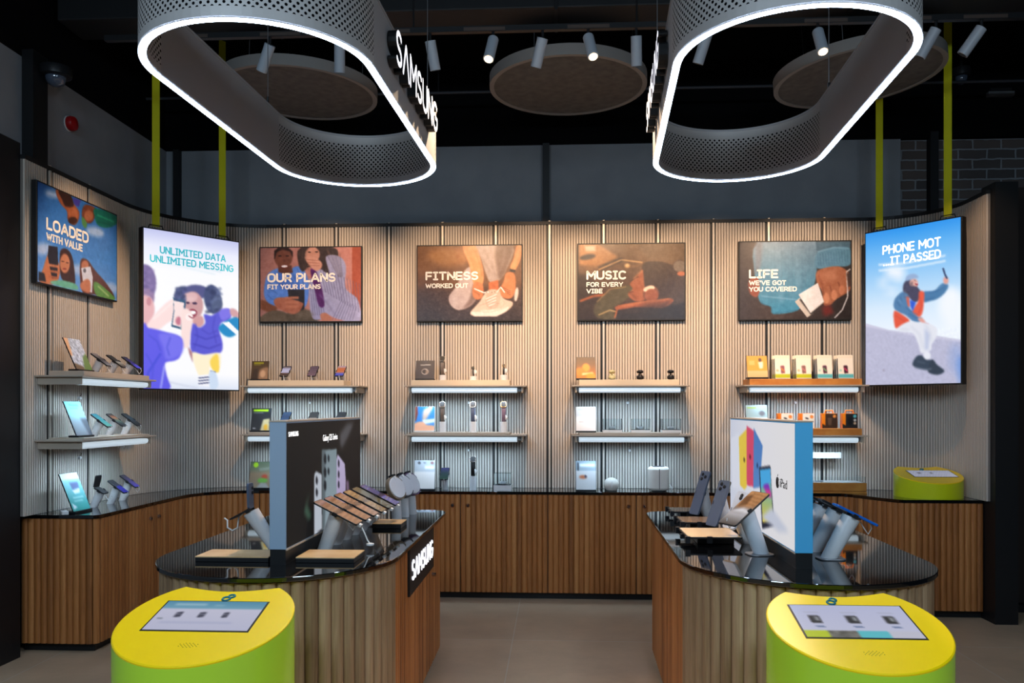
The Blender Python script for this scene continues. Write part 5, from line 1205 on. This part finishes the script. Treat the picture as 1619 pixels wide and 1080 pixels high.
# ================================================================ RINGS ABOVE THE ISLANDS
def perf(name):
    m=bpy.data.materials.new(name); m.use_nodes=True; nt=m.node_tree; b=nt.nodes['Principled BSDF']; out=nt.nodes['Material Output']
    b.inputs['Base Color'].default_value=(*lin((176,172,170)),1); b.inputs['Roughness'].default_value=.5; b.inputs['Metallic'].default_value=.2
    uv=nt.nodes.new('ShaderNodeUVMap'); sp=nt.nodes.new('ShaderNodeSeparateXYZ'); nt.links.new(uv.outputs[0],sp.inputs[0])
    def M_(op,a,b2=None,c=None):
        n=nt.nodes.new('ShaderNodeMath'); n.operation=op
        for i,v in enumerate((a,b2,c)):
            if v is None: continue
            if isinstance(v,(int,float)): n.inputs[i].default_value=v
            else: nt.links.new(v,n.inputs[i])
        return n.outputs[0]
    def dots(ox,oy):
        x=M_('SUBTRACT',M_('FRACT',M_('ADD',M_('DIVIDE',sp.outputs[0],.030),ox)),.5); y=M_('SUBTRACT',M_('FRACT',M_('ADD',M_('DIVIDE',sp.outputs[1],.030),oy)),.5)
        return M_('LESS_THAN',M_('ADD',M_('MULTIPLY',x,x),M_('MULTIPLY',y,y)),.042)
    d=M_('MAXIMUM',dots(0,0),dots(.5,.5))
    d=M_('MULTIPLY',d,M_('MULTIPLY',M_('GREATER_THAN',sp.outputs[1],.045),M_('LESS_THAN',sp.outputs[1],.265)))
    tr=nt.nodes.new('ShaderNodeBsdfDiffuse'); tr.inputs[0].default_value=(.004,.004,.005,1); mx=nt.nodes.new('ShaderNodeMixShader')
    nt.links.new(d,mx.inputs[0]); nt.links.new(b.outputs[0],mx.inputs[1]); nt.links.new(tr.outputs[0],mx.inputs[2]); nt.links.new(mx.outputs[0],out.inputs[0])
    return m
M_perf=perf('perforated_ring_metal')
def ring(cx,cy,rz,label,sign):
    r,sl,z0,h=.49,.68,0,.31
    t=thing('oval_ring_light',label,'pendant light',(cx,cy,3.05),rz,group='perforated oval ring lights hung over the islands')
    def path(rr):
        return arc(0,sl,rr,0,180,40)+arc(0,-sl,rr,180,360,40)
    def skin(nm,rr,m,lo,hi,flip):
        P=path(rr); P=P+[P[0]]; s=0; v=[];f=[];uvs=[]
        for i,(x,y) in enumerate(P):
            if i: s+=math.hypot(x-P[i-1][0],y-P[i-1][1])
            v+=[(x,y,lo),(x,y,hi)]; uvs.append(s)
        segs=[i for i in range(len(P)-1)]
        def part(name_,idx,m_):
            vv=[];ff=[];uu=[]
            for i in idx:
                o=len(vv); vv+=[v[2*i],v[2*i+2],v[2*i+3],v[2*i+1]]; ff.append((o,o+1,o+2,o+3) if not flip else (o+3,o+2,o+1,o))
                q=[(uvs[i],lo),(uvs[i+1],lo),(uvs[i+1],hi),(uvs[i],hi)]; uu+= q if not flip else q[::-1]
            me=bpy.data.meshes.new(name_); me.from_pydata(vv,[],ff); ul=me.uv_layers.new(name='UVMap'); ul.data.foreach_set('uv',np.array(uu).ravel())
            me.materials.append(m_); ob=bpy.data.objects.new(name_,me); C.objects.link(ob); ob.parent=t
        st=[i for i in segs if math.hypot(P[i+1][0]-P[i][0],P[i+1][1]-P[i][1])>.3]
        part('perforated_end_'+nm,[i for i in segs if i not in st and i<41],M_perf); part('perforated_end_'+nm,[i for i in segs if i not in st and i>=41],M_perf); [part('plain_side_'+nm,[i],M_ring) for i in st]
    skin('outside',r,M_perf,.0,h,False); skin('inside',r-.032,M_perf,.0,h,True)
    def band(nm,r0,r1,za,zb,m):
        A=path(r1); B=path(r0); n=len(A)
        v=[(x,y,za) for x,y in A]+[(x,y,za) for x,y in B]+[(x,y,zb) for x,y in A]+[(x,y,zb) for x,y in B]; f=[]
        for i in range(n):
            j=(i+1)%n; f+=[(i,i+n,j+n,j),(i+2*n,j+2*n,j+3*n,i+3*n),(i,j,j+2*n,i+2*n),(i+n,i+3*n,j+3*n,j+n)]
        MB().add(v,f).build(nm,m,t)
    band('light_strip',r-.029,r-.003,-.0015,.004,M_led); band('bottom_edge',r-.032,r,.004,.008,M_ring); band('top_rim',r-.036,r+.003,h,h+.012,M_ring)
    for x,y in ((r-.016,.55),(-r+.016,.55),(r-.016,-.55),(-r+.016,-.55)):
        MB().cyl((x,y,h),(x,y,4.7-3.05),.0025,n=6).build('wire',M_grey,t)
        MB().cyl((x,y,h+.0),(x,y,h+.06),.008,n=10).build('wire_grip',M_chrome,t)
    sd=sign
    Mt=Matrix.Translation((sd*(r+.004),.03,.19))@Matrix.Rotation(R(90*sd),4,'Z')@UP
    stroke_text('S^MSUNG',1.0,.165,t,M_letb,Mt,.042,thick=.145,gap=.22,mside=M_black,name='sign_lettering')
    return t
ring(-1.235,4.16,R(-2.4),'left hanging oval ring light with lit sign letters facing the aisle',1)
ring(1.02,4.17,R(-3.2),'right hanging oval ring light above the island with the white box',-1)

# ================================================================ CEILING PIECES
for x,y,rx_,ry_,d in ((.09,6.42,0,0,'middle'),(-2.04,6.45,R(1),R(2),'left'),(2.28,6.36,R(0),R(-4),'right')):
    t=thing('acoustic_disc','%s of the three round brown felt discs hung under the ceiling'%({'left':'leftmost','right':'rightmost'}.get(d,d)),'ceiling disc',(x,y,4.10),0,group='round acoustic discs under the ceiling')
    t.rotation_euler=(rx_,ry_,0)
    MB().lathe([(.575,0),(.575,.03)],56).build('felt_face',M_disc,t,smooth=40); 
    mb=MB(); n=56; v=[]
    for rr,z in ((.575,-.006),(.61,-.006),(.61,.075),(.575,.075)): v+=[(rr*math.cos(2*PI*i/n),rr*math.sin(2*PI*i/n),z) for i in range(n)]
    mb.add(v,[(k*n+i,((k+1)%4)*n+i,((k+1)%4)*n+(i+1)%n,k*n+(i+1)%n) for k in range(4) for i in range(n)][:]); mb.v=[(x_,y_,z_) for x_,y_,z_ in mb.v]; mb.f=[f[::-1] for f in mb.f]; mb.build('rim',M_rim,t,smooth=40)
    for a_ in (0,120,240): MB().cyl((.5*math.cos(R(a_)),.5*math.sin(R(a_)),.03),(.5*math.cos(R(a_)),.5*math.sin(R(a_)),.62),.002,n=6).build('wire',M_grey,t)
# lighting track with spotlights
YT,ZT=5.15,3.96
t=thing('light_track','long black lighting track running across the ceiling','track',(0,YT,ZT))
MB().box(-2.9,3.3,-.018,.018,-.0,.035).build('rail',M_black,t)
for x in (-2.35,-1.75,-1.05,-.45,.2,.75,1.65,2.15,2.6): MB().box(x-.13,x+.13,-.0195,-.018,.004,.026).build('reflecting_adapter',mat('adapter_warm_reflection',(70,58,52),.5),t)  # track adapters, their warm reflection painted as a lighter brown
for x in (-2.6,-.9,.5,2.0,3.1): MB().cyl((x,0,.03),(x,0,4.7-ZT),.006,n=8).build('hanger_rod',M_black,t)
def at(px,py,Y):
    u=(px-809.5)/1300; c,s=math.cos(YAW),math.sin(YAW); k=Y/(c+u*s); return ((u*c-s)*k, Y, 1.6+(645-py)/1300*k)
spots=[(427,68,407,103,0,-3.4),(537,70,533,107,0,-2.1),(680,62,686,104,0,-.95),(780,58,774,98,1,0),(858,58,847,102,0,-.2),(930,55,937,95,1,0),(1006,57,1008,100,0,.55),(1118,55,1106,98,0,1.4),(1293,47,1295,85,1,0),(1480,50,1460,88,0,2.1),(1552,42,1526,85,0,3.2)]
names=['first','second','third','fourth','fifth','sixth','seventh','eighth','ninth','tenth','last']
for i,(x0,y0,x1,y1,lit,tx) in enumerate(spots):
    a0=Vector(at(x0,y0,YT)); 
    bx_=at(x1,y1,YT)[0]
    d=Vector((bx_-a0.x, -.075 if lit else .06, -.155)).normalized()
    a0=Vector((a0.x,YT,ZT-.055)); L=.175
    tgt={780:(-1.1,3.3,.95),930:(1.0,3.5,.95),1293:(1.15,3.4,.95)}.get(x0,(tx,5.75 if tx<-3 else 6.5 if tx>3 else WY,2.36))
    t=thing('track_spotlight','%s white spotlight from the left on the ceiling track%s'%(names[i],', its lens glowing warm' if lit else ''),'spotlight',(a0.x,YT,ZT),group='white cylinder spotlights on the track')
    o0=Vector((0,0,-.045))
    MB().cyl((0,0,0),(0,0,-.05),.009,n=10).build('bracket',M_dark,t)
    mb=MB().cyl(o0,o0+d*L,.034,n=28); mb.build('body',M_spot,t,smooth=40,bev=.002)
    e=o0+d*L
    MB().cyl(e+d*.0005,e+d*.002,.026,n=24).build('lens',M_lens if lit else M_black,t)
    l=bpy.data.lights.new('spot','SPOT'); l.energy=SPOT_T if lit else SPOT_W*(.25 if i==10 else .6 if i==0 else 1); l.color=(1,.68,.43) if not lit else (1,.72,.46); l.spot_size=R(48 if not lit else 62); l.spot_blend=.7; l.shadow_soft_size=.02
    lo=bpy.data.objects.new('lamp',l); C.objects.link(lo); lo.parent=t; p=e+d*.006; lo.location=p
    w=Vector((a0.x,YT,ZT))+p; lo.rotation_euler=(Vector(tgt)-w).to_track_quat('-Z','Y').to_euler()
# ceiling services
o=thing('ceiling_conduit','thin dark pipe running across the black ceiling above the discs','pipe',(0,6.95,4.28))
MB().cyl((-3.55,0,0),(5.9,0,0),.012,n=8).build('pipe',mat('dark_grey_pipe',(44,46,52),.6),o)
for x in (-3,-1,1,3,5): MB().cyl((x,0,0),(x,0,.42),.006,n=6).build('hanger_rod',M_black,o)
for x0,x1,y in ((-6,6,5.9),):
    o=thing('ceiling_duct','dark ventilation duct crossing the black ceiling','duct',(0,5.75,4.42)); MB().box(-3.5,5.9,-.16,.16,-.10,.12).build('duct_body',mat('dark_duct',(20,21,24),.6),o,bev=.01)
    for x in (-2,0,2,4): MB().box(x-.01,x+.01,-.175,.175,-.12,.28).build('hanger_strap',M_black,o)
# dome cameras, sounder, sensor
def dome(loc,label,s=1,wall=False):
    t=thing('dome_camera',label,'camera',loc,group='ceiling dome cameras')
    (MB().box(-.16,0,-.03,.03,-.03,.0) if wall else MB().cyl((0,0,0),(0,0,4.7-loc[2]),.02*s,n=12)).build('mount',M_black,t)
    MB().lathe([(.10*s,-.01),(.105*s,-.03),(.10*s,-.07),(.07*s,-.078)],32).build('housing',M_dark,t,smooth=45)
    MB().lathe([(.066*s,-.076),(.064*s,-.10),(.05*s,-.125),(.025*s,-.14),(.002,-.145)],28).build('dome',mat('smoked_dome',(70,80,96),.08,spec=.9),t,smooth=60)
dome((-3.45,5.50,3.96),'dome camera near the top of the left wall',1,True)
dome((-2.95,6.9,4.28),'small dark dome camera beyond the left straps',.7)
dome((3.35,7.0,4.42),'small dark dome camera right of the rightmost disc',.7)
t=thing('fire_sounder','round red fire sounder on the slate left wall','alarm',(-3.6,5.89,3.70),R(90))
MB().lathe([(.056,0),(.056,.008)],28,M=Matrix.Rotation(R(90),4,'X')).build('back_plate',M_white,t); MB().lathe([(.052,.008),(.055,.03),(.048,.05),(.02,.058),(.002,.06)],28,M=Matrix.Rotation(R(90),4,'X')).build('sounder',mat('alarm_red',(150,10,16),.35),t,smooth=50)
t=thing('ceiling_sensor','small pale strip fitting on the black bulkhead right of the straps','sensor',(3.86,7.40,4.33)); MB().box(-.11,.11,-.05,0,-.02,.02).build('case',M_grey,t,bev=.004); MB().box(-.09,.09,-.04,-.01,.02,.05).build('bracket',M_dark,t)
